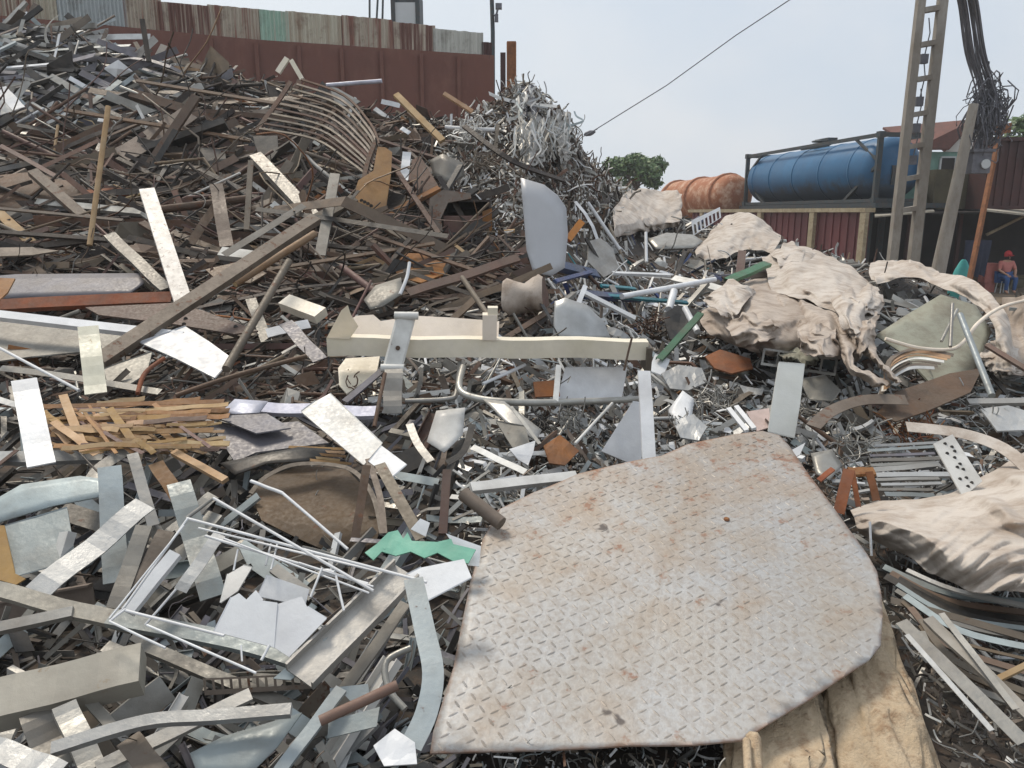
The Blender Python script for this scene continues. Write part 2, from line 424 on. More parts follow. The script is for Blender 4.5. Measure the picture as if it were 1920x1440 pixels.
mb.add([v for c in grid for v in c], [(a * H + r, a * H + r + 1, (a + 1) * H + r + 1, (a + 1) * H + r) for a in range(len(cols) - 1) for r in range(H - 1)], 0, True)
tag(mb.build('scrap_hill', M['heap'], origin=Vector((0, 0, 0))), 'dark packed core of the scrap heap showing between loose pieces', 'scrap hill', kind='structure')

# ================================================================ wall behind the heap
def wall_t(px): return interp([(-420, 14.6), (0, 16.2), (500, 18.3), (940, 20.0)], px)
w0 = P(500, 200, wall_t(500))
wall = empty('steel_yard_wall', Vector((w0.x, w0.y, 0)), 'tall rusty brown steel wall with corrugated sheets along its top behind the heap', 'wall')
seg = [-420, -150, 120, 395, 480, 640, 790, 925]
topy = [(-420, -5), (0, 28), (480, 74), (930, 104)]
for i, (a, b) in enumerate(zip(seg, seg[1:])):
    mb = MB(); A0 = P(a, interp(topy, a), wall_t(a)); B0 = P(b, interp(topy, b), wall_t(b))
    d = (B0 - A0); dn = Vector((d.x, d.y, 0)).normalized(); nn = Vector((dn.y, -dn.x, 0))
    A = A0; B = B0 + dn * .02 + nn * -.004 * (i % 2)
    th = nn * -.06
    fb = lambda p: Vector((p.x, p.y, 0))
    n = 8; vs = []
    for k in range(n + 1):
        q = A.lerp(B, k / n); off = nn * (.02 * mnoise.noise(Vector((k * .9, i * 3.1, 0))))
        vs += [q + off, fb(q) + off, q + th, fb(q) + th]
    fs = []
    for k in range(n):
        s = 4 * k; fs += [(s, s + 1, s + 5, s + 4), (s + 2, s + 6, s + 7, s + 3), (s, s + 4, s + 6, s + 2)]
    fs += [(0, 2, 3, 1), (4 * n, 4 * n + 1, 4 * n + 3, 4 * n + 2)]
    mb.add(vs, fs); mb.build('steel_panel', M['wallsteel'], wall)
A = P(925, 104, wall_t(925)); Bq = P(943, 100, 20.08)
mb = MB(); mb.box(Vector((Bq.x, Bq.y + .1, Bq.z / 2)), Vector((.07, 0, 0)), Vector((0, .12, 0)), Vector((0, 0, Bq.z / 2 + .02))); mb.build('end_post', M['maroondk'], wall)
mb = MB()
for px in (-150, 0, 120, 250, 395, 480, 560, 640, 715, 790, 860):
    q = P(px, interp(topy, px), wall_t(px) - .05); mb = MB(); mb.box(Vector((q.x, q.y, q.z / 2 - .03)), Vector((.045, 0, 0)), Vector((0, .03, 0)), Vector((0, 0, q.z / 2 - .04))); mb.build('batten', M['wallsteel'], wall)
corrs = [(-420, -140, 'corr_rust', -70, 12), (-145, 60, 'corr_rust', -62, 30), (55, 105, 'corr_tan', -50, 33), (100, 232, 'corr_blue', -45, 40), (228, 300, 'corr_rust', -18, 46), (295, 392, 'corr_brown', 2, 62), (388, 490, 'corr_rust', 8, 66), (485, 540, 'corr_green', 17, 73), (535, 645, 'corr_tan', 20, 76), (640, 735, 'corr_rust', 28, 87), (730, 816, 'corr_brown', 40, 92), (812, 906, 'corr_grey', 53, 100), (904, 922, 'maroondk', 78, 101)]
for i, (a, b, mt, y0, y1) in enumerate(corrs):
    off = -.05 - .03 * (i % 2)
    n = max(8, int((b - a) / 1.6)); vs = []
    sl = .117 * (b - a)
    for k in range(n + 1):
        px = a + (b - a) * k / n; t = wall_t(px) + off
        wv = .02 * math.sin(k * .85 * 1.6)
        py0 = y0 + sl * k / n * .8 + 1.2 * mnoise.noise(Vector((px * .09, i, 0))); py1 = y1 + (b - a) * .068 * k / n + 7 + 4 * mnoise.noise(Vector((px * .05, i, 9)))
        p0 = P(px, py0, t + wv); p1 = P(px, py1, t + wv); p1 = Vector((p0.x, p0.y, p1.z))
        vs += [p0, p1, p0 + Vector((0, .012, 0)), p1 + Vector((0, .012, 0))]
    fs = []
    for k in range(n):
        s = 4 * k; fs += [(s, s + 1, s + 5, s + 4), (s + 2, s + 6, s + 7, s + 3), (s, s + 4, s + 6, s + 2), (s + 1, s + 3, s + 7, s + 5)]
    mb2 = MB(); mb2.add(vs, fs, 0, False); mb2.build('corrugated_sheet', M[mt], wall)
LM.append((600, 60, 'corrugated wall top'))
# dark box-framed tank on stilts behind the wall, with loose rods
def bx(mb, px0, py0, px1, py1, t, dep, mi=0):
    a = P(px0, py0, t); b = P(px1, py1, t); c = (a + b) / 2
    mb.box(Vector((c.x, c.y + dep / 2, c.z)), Vector((abs(b.x - a.x) / 2, 0, 0)), Vector((0, dep / 2, 0)), Vector((0, 0, abs(b.z - a.z) / 2)), mi)
t = 26
q = P(760, 20, t); tk = empty('rooftop_box', Vector((q.x, q.y, 0)), 'pale grey box in a dark frame standing up behind the corrugated wall top', 'utility box')
mb = MB(); bx(mb, 741, 6, 779, 60, t, 1); mb.build('box_body', M['palewall'], tk)
mb = MB(); bx(mb, 733, -12, 741, 70, t - .05, 1.1); bx(mb, 779, -12, 787, 70, t - .05, 1.1); bx(mb, 741, -12, 779, 5, t - .05, 1.1); mb.build('box_frame', M['framedk'], tk)
mb = MB(); bx(mb, 736, 70, 784, 420, t, 1); mb.build('support', M['palewall'], tk)
for i, (x, dx) in enumerate(((693, 0), (706, 7), (717, 3))):
    mb = MB(); mb.tube([P(x - dx, 110, 25.5), P(x, 40, 25.5), P(x + dx * .4, -12, 25.5)], .035, 6); a = P(x, 110, 25.5)
    mb.box(Vector((a.x, a.y, a.z / 2)), Vector((.05, 0, 0)), Vector((0, .05, 0)), Vector((0, 0, a.z / 2)))
    tag(mb.build('steel_rod', M['framedk']), ['dark straight rod sticking up behind the wall, farthest from the framed box', 'dark leaning rod sticking up behind the wall, middle one of three', 'dark rod sticking up behind the wall, next to the framed box'][i], 'rod', 'rods behind the wall')
# utility pole with a fitting, and the rusty column
q = P(923, 100, 21.5); pl = empty('utility_pole', Vector((q.x, q.y, 0)), 'thin dark utility pole with a small bracket fitting at the end of the brown wall', 'pole')
mb = MB(); mb.tube([Vector((q.x, q.y, 0)), P(924, 60, 21.5), P(921, -40, 21.5)], .06, 8); mb.build('shaft', M['framedk'], pl)
mb = MB(); a = P(935, 12, 21.5); mb.tube([P(924, 28, 21.5), P(930, 30, 21.4), P(933, 18, 21.4)], .03, 6); mb.box(a, Vector((.09, 0, 0)), Vector((0, .08, 0)), Vector((0, 0, .07))); mb.box(P(931, 34, 21.4), Vector((.05, 0, 0)), Vector((0, .05, 0)), Vector((0, 0, .1))); mb.build('lamp_bracket', M['cablemat'], pl)
q = P(959, 150, 19); mb = MB(); tp = P(957, 82, 19)
mb.box(Vector((q.x, q.y, tp.z / 2)), Vector((.11, 0, 0)), Vector((0, .1, 0)), Vector((0, 0, tp.z / 2)))
for s in (-1, 1): mb.box(Vector((q.x + s * .1, q.y - .11, tp.z / 2)), Vector((.02, 0, 0)), Vector((0, .03, 0)), Vector((0, 0, tp.z / 2 - .03)))
tag(mb.build('steel_column', M['postrust']), 'rusty orange-brown steel column standing just past the end of the brown wall', 'column'); LM.append((957, 110, 'rusty steel column'))
# ================================================================ tree
def tree(px, py0, py1, pxw, t, name, label, seedn, n=1500, group=None):
    rnd = random.Random(seedn)
    base = P(px, 400, t); base.z = 0
    r = empty(name, base, label, 'tree', group)
    top = P(px, py0, t); bot = P(px, py1, t); hw = pxw / 2 * t / F
    cen = Vector((base.x, base.y, (top.z + bot.z) / 2)); hh = (top.z - bot.z) / 2
    mb = MB()
    mb.tube([base, base + Vector((.1, 0, cen.z * .5)), Vector((cen.x, cen.y, cen.z + hh * .3))], hw * .11, 8, taper=[1.3, 1, .5])
    lobes = []
    for i in range(13):
        a = rnd.uniform(0, 6.28); e = rnd.uniform(-.7, 1)
        l = cen + Vector((math.cos(a) * hw * .72, math.sin(a) * hw * .6, e * hh * .6)); lobes.append((l, rnd.uniform(.32, .52)))
        mb.tube([Vector((cen.x, cen.y, cen.z - hh * .6)), (l + cen) / 2 + Vector((0, 0, -.2)), l], hw * .035, 5, taper=[1, .7, .3])
    mb.build('trunk', M['bark'], r)
    mb = MB()
    for i in range(n):
        l, s = rnd.choice(lobes); d = Vector((rnd.gauss(0, 1), rnd.gauss(0, 1), rnd.gauss(0, 1))).normalized() * rnd.random() ** .4
        p = l + Vector((d.x * hw * s, d.y * hw * s, d.z * hh * s * .9))
        u = Vector((rnd.gauss(0, 1), rnd.gauss(0, 1), rnd.gauss(0, .6))).normalized(); v = u.orthogonal().normalized(); s2 = rnd.uniform(.06, .14) * hw
        mb.add([p - u * s2, p + v * s2 * .5, p + u * s2, p - v * s2 * .5], [(0, 1, 2, 3)])
    mb.build('crown', M['leaf'], r)
tree(1190, 284, 372, 108, 46, 'tree', 'round leafy green tree far behind the heap, beside the orange tank', 3, 2600)
LM.append((1190, 320, 'far green tree'))
tree(1905, 215, 300, 110, 31, 'tree', 'green tree crown behind the maroon container and the cable tangle', 5, 1500)
# ================================================================ orange tank
ta, tb = P(1258, 376, 44), P(1384, 366, 36.5)
ax = (tb - ta); ln = ax.length; axn = ax.normalized(); side = axn.cross(Vector((0, 0, 1))).normalized(); upn = side.cross(axn)
def lathe(mb, prof, a, axn, side, upn, seg=24, mi=0):
    vs = []
    for (d, r) in prof:
        for j in range(seg):
            an = 2 * math.pi * j / seg; vs.append(a + axn * d + side * (r * math.cos(an)) + upn * (r * math.sin(an)))
    fs = [(i * seg + j, i * seg + (j + 1) % seg, (i + 1) * seg + (j + 1) % seg, (i + 1) * seg + j) for i in range(len(prof) - 1) for j in range(seg)]
    mb.add(vs, fs, mi, True)
    mb.add(vs[:seg], [tuple(range(seg))[::-1]], mi); mb.add(vs[-seg:], [tuple(range(seg))], mi)
tank = empty('storage_tank', Vector((ta.x, ta.y, 0)), 'rusty orange cylindrical tank lying behind the pale sacks, left of the blue tank', 'tank')
rr = 1.02
mb = MB(); lathe(mb, [(0, rr * .3), (.1, rr * .7), (.35, rr * .93), (.6, rr), (ln - .6, rr), (ln - .35, rr * .93), (ln - .1, rr * .7), (ln, rr * .3)], ta, axn, side, upn); mb.build('shell', M['tankrust'], tank)
for k in (.12, .5, .86):
    mb = MB(); lathe(mb, [(ln * k, rr), (ln * k + .001, rr + .09), (ln * k + .22, rr + .09), (ln * k + .221, rr)], ta, axn, side, upn); mb.build('band', M['tankrust'], tank)
for k in (.2, .8):
    mb = MB(); c = ta + axn * ln * k; mb.box(Vector((c.x, c.y, (c.z - .8) / 2)), Vector((.6, 0, 0)), Vector((0, .3, 0)), Vector((0, 0, (c.z - .8) / 2))); mb.build('cradle', M['framedk'], tank)
LM.append((1320, 360, 'orange tank'))
# ================================================================ blue framed tank
A0 = P(1397, 386, 36); A1 = P(1397, 301, 36); B0 = P(1640, 371, 26); B1 = P(1640, 246, 26)
zb = (A0.z + B0.z) / 2; zt = (A1.z + B1.z) / 2
A0.z = B0.z = zb; A1.z = A0.z + (zt - zb); B1.z = zt; A1.x, A1.y = A0.x, A0.y; B1.x, B1.y = B0.x, B0.y
wd = Vector((B0.y - A0.y, -(B0.x - A0.x), 0)).normalized()
if wd.x < 0: wd = -wd
WID = 1.75
t2 = empty('tank_container', Vector((B0.x, B0.y, 0)), 'blue cylindrical tank held in a dark open steel frame, raised above the maroon wall', 'tank container')
la = A0 - B0; ll = la.length; lan = la.normalized(); up = Vector((0, 0, 1)); rr = (zt - zb) / 2 + .0
cen = B0 + wd * (WID / 2) + up * ((zt - zb) / 2)
mb = MB(); lathe(mb, [(.12, rr * .35), (.18, rr * .7), (.35, rr * .92), (.6, rr), (ll - .6, rr), (ll - .35, rr * .92), (ll - .18, rr * .7), (ll - .12, rr * .35)], cen, lan, wd, up, 32); mb.build('tank_shell', M['tankblue'], t2)
for k in (.14, .34, .54, .74, .9):
    mb = MB(); lathe(mb, [(ll * k, rr - .01), (ll * k + .01, rr + .022), (ll * k + .07, rr + .022), (ll * k + .08, rr - .01)], cen, lan, wd, up, 32); mb.build('weld_band', M['tankblue'], t2)
def beam(mb, a, b, s=.06): 
    d = (b - a).normalized(); n = Vector((0, 0, 1)) if abs(d.z) < .9 else Vector((1, 0, 0)); mb.sweep([a, b], [(-s, -s), (s, -s), (s, s), (-s, s)], n)
cor = {}
for e, (q0, q1) in (('a', (A0, A1)), ('b', (B0, B1))):
    for s in (0, 1):
        cor[e, s, 0] = q0 + wd * WID * s; cor[e, s, 1] = q1 + wd * WID * s
for s in (0, 1):
    for h in (0, 1):
        mb = MB(); beam(mb, cor['a', s, h], cor['b', s, h]); mb.build('side_rail', M['framedk'], t2)
for e in 'ab':
    mb = MB()
    for s in (0, 1): beam(mb, cor[e, s, 0], cor[e, s, 1], .08)
    for h in (0, 1): beam(mb, cor[e, 0, h], cor[e, 1, h], .07)
    ef = mb.build('end_frame', M['framedk'], t2)
    for s in (0, 1):
        for h in (0, 1): mb = MB(); mb.box(cor[e, s, h], wd * .11, lan * .11, up * .1); mb.build('corner_casting', M['framedk'], ef)
    sg = -1 if e == 'a' else 1
    for s in (0, 1):
        mb = MB(); q = cor[e, s, 0]; inn = lan * (1.9 if e == 'b' else -1.9)
        beam(mb, cor[e, s, 0] + inn, q + up * (zt - zb) * .55, .05); beam(mb, cor[e, s, 1] + inn * .8, q + up * (zt - zb) * .6, .04); mb.build('brace', M['framedk'], t2)
mb = MB(); tp = B1 + wd * (WID / 2); c = tp + lan * ll * .52 - up * .03
lathe(mb, [(0, .3), (.22, .3), (.23, .36), (.3, .36)], c - up * .1, up, wd, lan, 16); beam(mb, c + lan * .5 + wd * -.6, c - lan * 1.6 + wd * -.6, .04); mb.box(c + up * .3 + lan * -.3, wd * .2, lan * .5, up * .06); ht = mb.build('hatch', M['framedk'], t2); mb = MB(); lathe(mb, [(0, .4), (.04, .4), (.09, .22), (.1, .05)], c + up * .26, up, wd, lan, 16); mb.build('hatch_lid', M['framedk'], ht)
mb = MB(); q = B0 + wd * WID * .5 - lan * -.1 + up * .85; mb.box(q - lan * .02, wd * .28, lan * .03, up * .32); mb.build('hatch_panel', M['framedk'], t2)
for (x, yy) in ((1497, 355), (1513, 350), (1545, 350)):      # pale drip marks under the fittings
    q = B0.lerp(A0, {1497: .62, 1513: .55, 1545: .42}[x]) + up * ((zt - zb) * .32) + wd * (WID / 2 - rr * .96); mb = MB(); mb.add([q + up * .36 - lan * .03, q + up * .36 + lan * .03, q + lan * .22 - up * .1 - wd * -.12, q - lan * .2 - up * .12 - wd * -.12] , [(0, 1, 2, 3)]); 
LM.append((1540, 310, 'blue tank'))
# support wall below the tank: maroon panels, beige posts and rail
mw = empty('panel_wall', Vector((B0.x, B0.y, 0)), 'maroon panel wall with beige posts and top rail, below the blue tank', 'wall')
q0 = P(1300, 403, 37.5); q1 = P(1632, 377, 25.2); q0.z = q1.z = (q0.z + q1.z) / 2
dn = (q1 - q0).normalized(); nn = Vector((dn.y, -dn.x, 0));
if nn.y > 0: nn = -nn
zt2 = q0.z - .12
ks = [0, .5, .78, 1.]
for a, b in zip(ks, ks[1:]):
    a_ = q0.lerp(q1, a); b_ = q0.lerp(q1, b); c = (a_ + b_) / 2
    mb = MB(); L_ = (b_ - a_).length / 2 - .02
    mb.box(Vector((c.x, c.y, zt2 / 2)), dn * L_, nn * .06, Vector((0, 0, zt2 / 2)))
    k = -L_
    while k < L_: mb.box(Vector((c.x, c.y, zt2 / 2)) + dn * (k + .15) + nn * .07, dn * .06, nn * .025, Vector((0, 0, zt2 / 2 - .02))); k += .42
    mb.build('wall_panel', M['maroon'], mw)
mb = MB(); c = (q0 + q1) / 2; mb.box(Vector((c.x, c.y, c.z - .05)) + nn * .05, dn * ((q1 - q0).length / 2 + .1), nn * .2, Vector((0, 0, .07))); mb.build('top_rail', M['beigepost'], mw)
for k in (.1, .5, .78, 1.):
    a_ = q0.lerp(q1, k); mb = MB(); mb.box(Vector((a_.x, a_.y, (zt2) / 2)) + nn * .17, dn * .14, nn * .07, Vector((0, 0, zt2 / 2 - .01))); mb.build('post', M['beigepost'], mw)
# deck the blue tank stands on
mb = MB(); c = (A0 + B0) / 2 + wd * 1.2; mb.box(Vector((c.x, c.y, zb - .16)), lan * (ll / 2 + .3), wd * 1.35, Vector((0, 0, .08)))
for k in (-.9, -.45, 0, .45, .9):
    for s in (-1, 1): mb.box(Vector((c.x, c.y, (zb - .24) / 2)) + lan * (ll / 2 * k) + wd * s, lan * .09, wd * .09, Vector((0, 0, (zb - .24) / 2)))
tag(mb.build('steel_platform', M['framedk']), 'dark steel platform carrying the blue tank above the maroon wall', 'platform')
LM.append((1530, 430, 'maroon panel wall'))
# ================================================================ ladder-shaped concrete pole
t = 23
q = P(1700, 395, t); gp = empty('concrete_lattice_pole', Vector((q.x, q.y, 0)), 'tall concrete pole of two legs joined by rungs, standing before the blue tank', 'utility pole')
def leg(pts, w, name, mat, par, depth=.2):
    mb = MB(); path = [PYp(x, y, q.y) for x, y in pts]
    a, b = path[0], path[-1]; dirn = (a - b).normalized(); path.append(b - dirn * (b.z / abs(dirn.z)) if dirn.z > 0 else b)
    path = [path[0], path[-1]]
    wm = w * t / F / 2
    mb.sweep(path, [(-wm, -depth / 2), (wm, -depth / 2), (wm, depth / 2), (-wm, depth / 2)], Vector((0, 1, 0)), taper=[.95, 1.15]); mb.build(name, M[mat], par); return path
pL = leg([(1731, -40), (1684, 385)], 14, 'pole_leg', 'concrete', gp); pR = leg([(1772, -40), (1724, 385)], 16, 'pole_leg', 'concrete', gp)
for y in (-30, 17, 82, 147, 213, 273, 333, 392):
    def at(pp, yy):
        z = PYp(1720, yy, q.y).z; k = (pp[0].z - z) / (pp[0].z - pp[1].z); return pp[0].lerp(pp[1], k)
    a, b = at(pL, y + 4), at(pR, y - 3); mb = MB(); d = (b - a).normalized(); s = .07
    mb.sweep([a + d * .1, b - d * .1], [(-s, -.12), (s, -.12), (s, .12), (-s, .12)], Vector((0, 1, 0))); mb.build('rung', M['concrete'], gp)
mb = MB()
for y in (110, 190, 240, 300): a = at(pL, y); mb.box(a + Vector((.3, .05, 0)), Vector((.1, 0, 0)), Vector((0, .08, 0)), Vector((0, 0, .13))); mb.tube([a + Vector((.3, .02, .1)), a + Vector((.38, .02, .7)), a + Vector((.3, .02, 1.1))], .018, 5)
mb.build('meter_box', M['cablemat'], gp)
LM.append((1720, 200, 'ladder-like concrete pole'))
# ================================================================ round leaning concrete pole with cables
t = 22
q = P(1762, 505, t); q0 = Vector((q.x - .12, q.y, 0)); tp = PYp(1826, 195, q.y)
cp = empty('concrete_pole', q0, 'round leaning concrete pole under a big tangle of black cables', 'utility pole')
mb = MB(); mb.tube([q0, q0.lerp(tp, .5), tp], .2, 14, taper=[1.05, .85, .6]); mb.build('shaft', M['concrete'], cp)
mb = MB(); c = P(1833, 305, t - .4); mb.box(c, Vector((.26, 0, 0)), Vector((0, .2, 0)), Vector((0, 0, .3))); mb.box(c + Vector((0, 0, .32)), Vector((.33, 0, 0)), Vector((0, .26, 0)), Vector((0, 0, .04))); jb = mb.build('junction_box', M['cablemat'], cp)
mb = MB(); lathe(mb, [(0, .13), (.06, .13), (.08, .1)], c + Vector((.08, -.28, -.05)), Vector((0, 1, 0)), Vector((1, 0, 0)), Vector((0, 0, 1)), 14); mb.build('meter', M['palewall'], jb)
rnd = random.Random(11)
cb = empty('cable_bundle', tp, 'bundle of black overhead cables sagging into a dense tangle on the round pole', 'cables')
mb = MB()
for i in range(34):
    k = i / 33; x0 = 1796 + 36 * k + rnd.uniform(-3, 3); x1 = 1838 + 34 * k + rnd.uniform(-8, 8)
    tt = 21.6 + rnd.uniform(-.4, .4); s = rnd.uniform(4, 16)
    pts = [P(x0 - 12, -60, tt - 3), P(x0 + 2, 10, tt - 1.5), P(x0 + (x1 - x0) * .42 - s * .3, 100, tt - .6), P(x1 - 4 - s * .3, 175, tt), P(x1 + rnd.uniform(-14, 8), 235, tt)]
    mb.tube(smooth_path(pts, 5), rnd.uniform(.011, .024), 5)
mb.build('overhead_run', M['cablemat'], cb)
for g in range(3):
    mb = MB()
    for i in range(42):
        c = P(1850 + rnd.gauss(0, 15), 218 + rnd.gauss(0, 24), 21.6 + rnd.gauss(0, .25)); r = rnd.uniform(.2, .62); a0 = rnd.uniform(0, 6.28); tl = rnd.uniform(-.6, .6); e = rnd.uniform(.3, .9)
        mb.tube([c + Vector((r * e * math.cos(a0 + j * .55), .25 * math.sin(j + a0) , r * math.sin(a0 + j * .55) + tl * r * math.cos(j * .55))) for j in range(rnd.randint(7, 12))], rnd.uniform(.01, .02), 5)
    mb.build('coil', M['cablemat'], cb)
mb = MB()
for i in range(12):
    x = 1818 + rnd.uniform(0, 36); mb.tube(smooth_path([P(x + 12, 230, 21.7), P(x + rnd.uniform(-8, 8), 262, 21.6), P(x - 10, 300 + rnd.uniform(-10, 20), 21.6)], 4), .018, 5)
mb.build('drop_cable', M['cablemat'], cb)
LM.append((1850, 200, 'cable tangle'))
# thin wire from the tangle side of the sky down to the heap with its clamp
wr = empty('overhead_wire', P(1105, 250, 19), 'thin wire slanting down the sky to a dark clamp above the heap', 'wire')
mb = MB(); mb.tube([P(1600, -78, 15), P(1480, 0, 16), P(1380, 66, 16.8), P(1250, 160, 17.8), P(1105, 250, 19)], .012, 5); mb.tube([P(1120, 242, 18.9), P(1090, 258, 18.8), P(1074, 272, D(1074, 272))], .01, 5)
mb.build('strand', M['cablemat'], wr)
mb = MB(); c = P(1105, 250, 19); lathe(mb, [(-.14, .02), (-.1, .05), (.02, .07), (.1, .05), (.16, .015)], c, Vector((1, 0, .25)).normalized(), Vector((0, 1, 0)), Vector((-.25, 0, 1)).normalized(), 10); mb.build('clamp', M['cablemat'], wr)
# ================================================================ house, sheds, container
t = 34
q = P(1760, 300, t); hs = empty('house', Vector((q.x, q.y, 0)), 'pale green house with a brown pitched roof behind the concrete poles', 'house')
def zat(py, t): return P(1700, py, t).z
xl = P(1690, 300, t).x; xr = P(1815, 300, t).x; ze = zat(285, t); zr = zat(232, t)
mb = MB(); mb.box(Vector(((xl + xr) / 2, q.y + 2, ze / 2)), Vector(((xr - xl) / 2, 0, 0)), Vector((0, 2, 0)), Vector((0, 0, ze / 2))); mb.build('wall', M['greenwall'], hs)
xm = P(1812, 240, t).x; xa = P(1772, 280, t).x; xb = P(1860, 280, t).x
mb = MB(); mb.add([Vector((xa, q.y - .05, ze)), Vector((xb, q.y - .05, ze)), Vector((xm, q.y - .05, zr)), Vector((xa, q.y + .1, ze)), Vector((xb, q.y + .1, ze)), Vector((xm, q.y + .1, zr))], [(0, 1, 2), (3, 5, 4), (0, 2, 5, 3), (1, 4, 5, 2), (0, 3, 4, 1)]); mb.build('gable', M['gable'], hs)
def slab(mb, p0, p1, p2, p3, th):
    n = (p1 - p0).cross(p3 - p0).normalized() * th
    if n.z < 0: n = -n
    vs = [p0, p1, p2, p3]; vs = vs + [v + n for v in vs]
    mb.add(vs, [(0, 3, 2, 1), (4, 5, 6, 7), (0, 1, 5, 4), (1, 2, 6, 5), (2, 3, 7, 6), (3, 0, 4, 7)])
mb = MB(); xq = P(1728, 270, t).x
slab(mb, Vector((xq - .5, q.y - .4, ze + .05)), Vector((xa - .1, q.y - .4, ze + .05)), Vector((xm, q.y - .3, zr + .03)), Vector((xq - .5, q.y + 3.0, zr + .03)), .1)
slab(mb, Vector((xm, q.y - .3, zr + .04)), Vector((xb + .3, q.y - .3, ze)), Vector((xb + .3, q.y + 4, ze)), Vector((xm, q.y + 4, zr + .04)), .1); mb.build('roof', M['rooftile'], hs)
for px in (1710, 1776): 
    mb = MB(); a = P(px, 310, t - .02); mb.box(a, Vector((.3, 0, 0)), Vector((0, .03, 0)), Vector((0, 0, .32))); wn = mb.build('window', M['darkshed'], hs); mb = MB(); [mb.box(a + Vector((sx_ * .33, -.02, sz_ * .35)), Vector((.33 if sz_ else .035, 0, 0)), Vector((0, .04, 0)), Vector((0, 0, .035 if sz_ else .31))) for sx_, sz_ in ((-1, 0), (1, 0), (0, -1), (0, 1))]; mb.build('window_frame', M['palewall'], wn)
LM.append((1770, 320, 'pale green house'))
t = 26.5
q = P(1820, 350, t); sh = empty('olive_shed', Vector((q.x, q.y, 0)), 'dark olive shed with an open shaded front behind the round pole', 'shed')
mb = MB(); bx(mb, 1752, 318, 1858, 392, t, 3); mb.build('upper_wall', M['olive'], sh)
mb = MB(); bx(mb, 1690, 335, 1751, 398, t + .6, 2.4); mb.build('side_wall', M['greenwall'], sh)
a = P(1640, 400, t + 3); b = P(2050, 640, t + 3)
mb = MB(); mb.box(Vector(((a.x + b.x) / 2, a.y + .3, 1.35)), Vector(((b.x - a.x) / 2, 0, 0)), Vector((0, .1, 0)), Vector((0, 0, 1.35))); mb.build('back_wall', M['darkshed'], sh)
for px in (1705, 1800, 1990):
    a = P(px, 420, t - .1); mb = MB(); mb.box(Vector((a.x, a.y, 1.3)), Vector((.06, 0, 0)), Vector((0, .06, 0)), Vector((0, 0, 1.3))); mb.build('post', M['maroondk'], sh)
mb = MB(); slab(mb, P(1640, 408, t - 1.6), P(1752, 398, t - 1.6), P(1745, 388, t + 3), P(1640, 394, t + 3), .05); mb.build('awning', M['awning'], sh)
mb = MB(); slab(mb, P(1845, 396, t - 2.2), P(2060, 420, t - 2.2), P(2050, 405, t + 3), P(1845, 388, t + 3), .06); mb.build('awning', M['awning'], sh)
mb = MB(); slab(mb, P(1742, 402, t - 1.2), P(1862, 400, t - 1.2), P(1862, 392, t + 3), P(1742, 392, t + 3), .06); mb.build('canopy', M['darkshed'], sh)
mb = MB(); beam(mb, P(1850, 440, t - .4), P(1920, 405, t - .4), .04); mb.build('brace', M['beigepost'], sh)
rnd = random.Random(5)
t3 = 25
ct = empty('cargo_container', P(1900, 392, t3 + 1), 'maroon brown container raised on top of the shed roof at the edge of the yard', 'container')
a = P(1862, 262, t3); b = P(2120, 400, t3); z0 = zat(392, t3); z1 = zat(258, t3)
mb = MB(); mb.box(Vector(((a.x + b.x) / 2, a.y + .6, (z0 + z1) / 2)), Vector(((b.x - a.x) / 2, 0, 0)), Vector((0, .5, 0)), Vector((0, 0, (z1 - z0) / 2)))
k = a.x + .12
while k < b.x - .1: mb.box(Vector((k, a.y + .085, (z0 + z1) / 2)), Vector((.06, 0, 0)), Vector((0, .025, 0)), Vector((0, 0, (z1 - z0) / 2 - .08))); k += .28
mb.build('body', M['maroondk'], ct)
for z in (z0 + .05, z1 - .04):
    mb = MB(); mb.box(Vector(((a.x + b.x) / 2, a.y + .06, z)), Vector(((b.x - a.x) / 2 + .03, 0, 0)), Vector((0, .07, 0)), Vector((0, 0, .06))); mb.build('rail', M['maroondk'], ct)
LM.append((1890, 330, 'maroon container'))
q = P(1832, 470, 22.4); tp = P(1878, 242, 22.4); bt = q - (tp - q) * (q.z / (tp.z - q.z))
mb = MB(); mb.sweep([bt, tp], [(-.09, -.09), (.09, -.09), (.09, -.07), (-.07, -.07), (-.07, .09), (-.09, .09)], Vector((0, -1, 0))); mb.box(tp, Vector((.22, 0, .03)), Vector((0, .1, 0)), Vector((0, 0, .14)))
tag(mb.build('steel_post', M['postrust']), 'leaning rusty orange steel post standing before the maroon container', 'post'); LM.append((1850, 350, 'leaning orange post'))
# dark clutter and things under the shed
q = P(1832, 450, 24.6); mb = MB(); nu, nv = 14, 12; vs = []
w_ = .42
for i in range(nu + 1):
    for j in range(nv + 1):
        x = (i / nu - .5) * 2 * w_ * (1 - .15 * j / nv); z = -j / nv * 1.15
        vs.append(q + Vector((x, .06 * math.sin(i * 1.7 + j * .2) * (.3 + j / nv) - .1, z + .04 * math.sin(i * 1.3) * j / nv)))
g = [(i * (nv + 1) + j, i * (nv + 1) + j + 1, (i + 1) * (nv + 1) + j + 1, (i + 1) * (nv + 1) + j) for i in range(nu) for j in range(nv)]
mb.add(vs, g, 0, True); mb.add([v + Vector((0, .02, 0)) for v in vs], [f[::-1] for f in g], 0, True)
tag(mb.build('hanging_cloth', M['navycloth']), 'dark navy cloth hanging under the shed, right beside the round concrete pole', 'cloth')
q = P(1803, 520, 23); q.z = 0; z1 = P(1803, 486, 23).z
mb = MB(); pr = [(0, .26), (.2, .34), (.5, .3), (.75, .2), (.95, .1), (1., .05)]; vs = []
for (h, r) in pr:
    for j in range(12): vs.append(q + Vector((r * math.cos(j * .5236) * (1 + .15 * math.sin(j * 2.1 + h * 5)), r * .7 * math.sin(j * .5236), h * z1)))
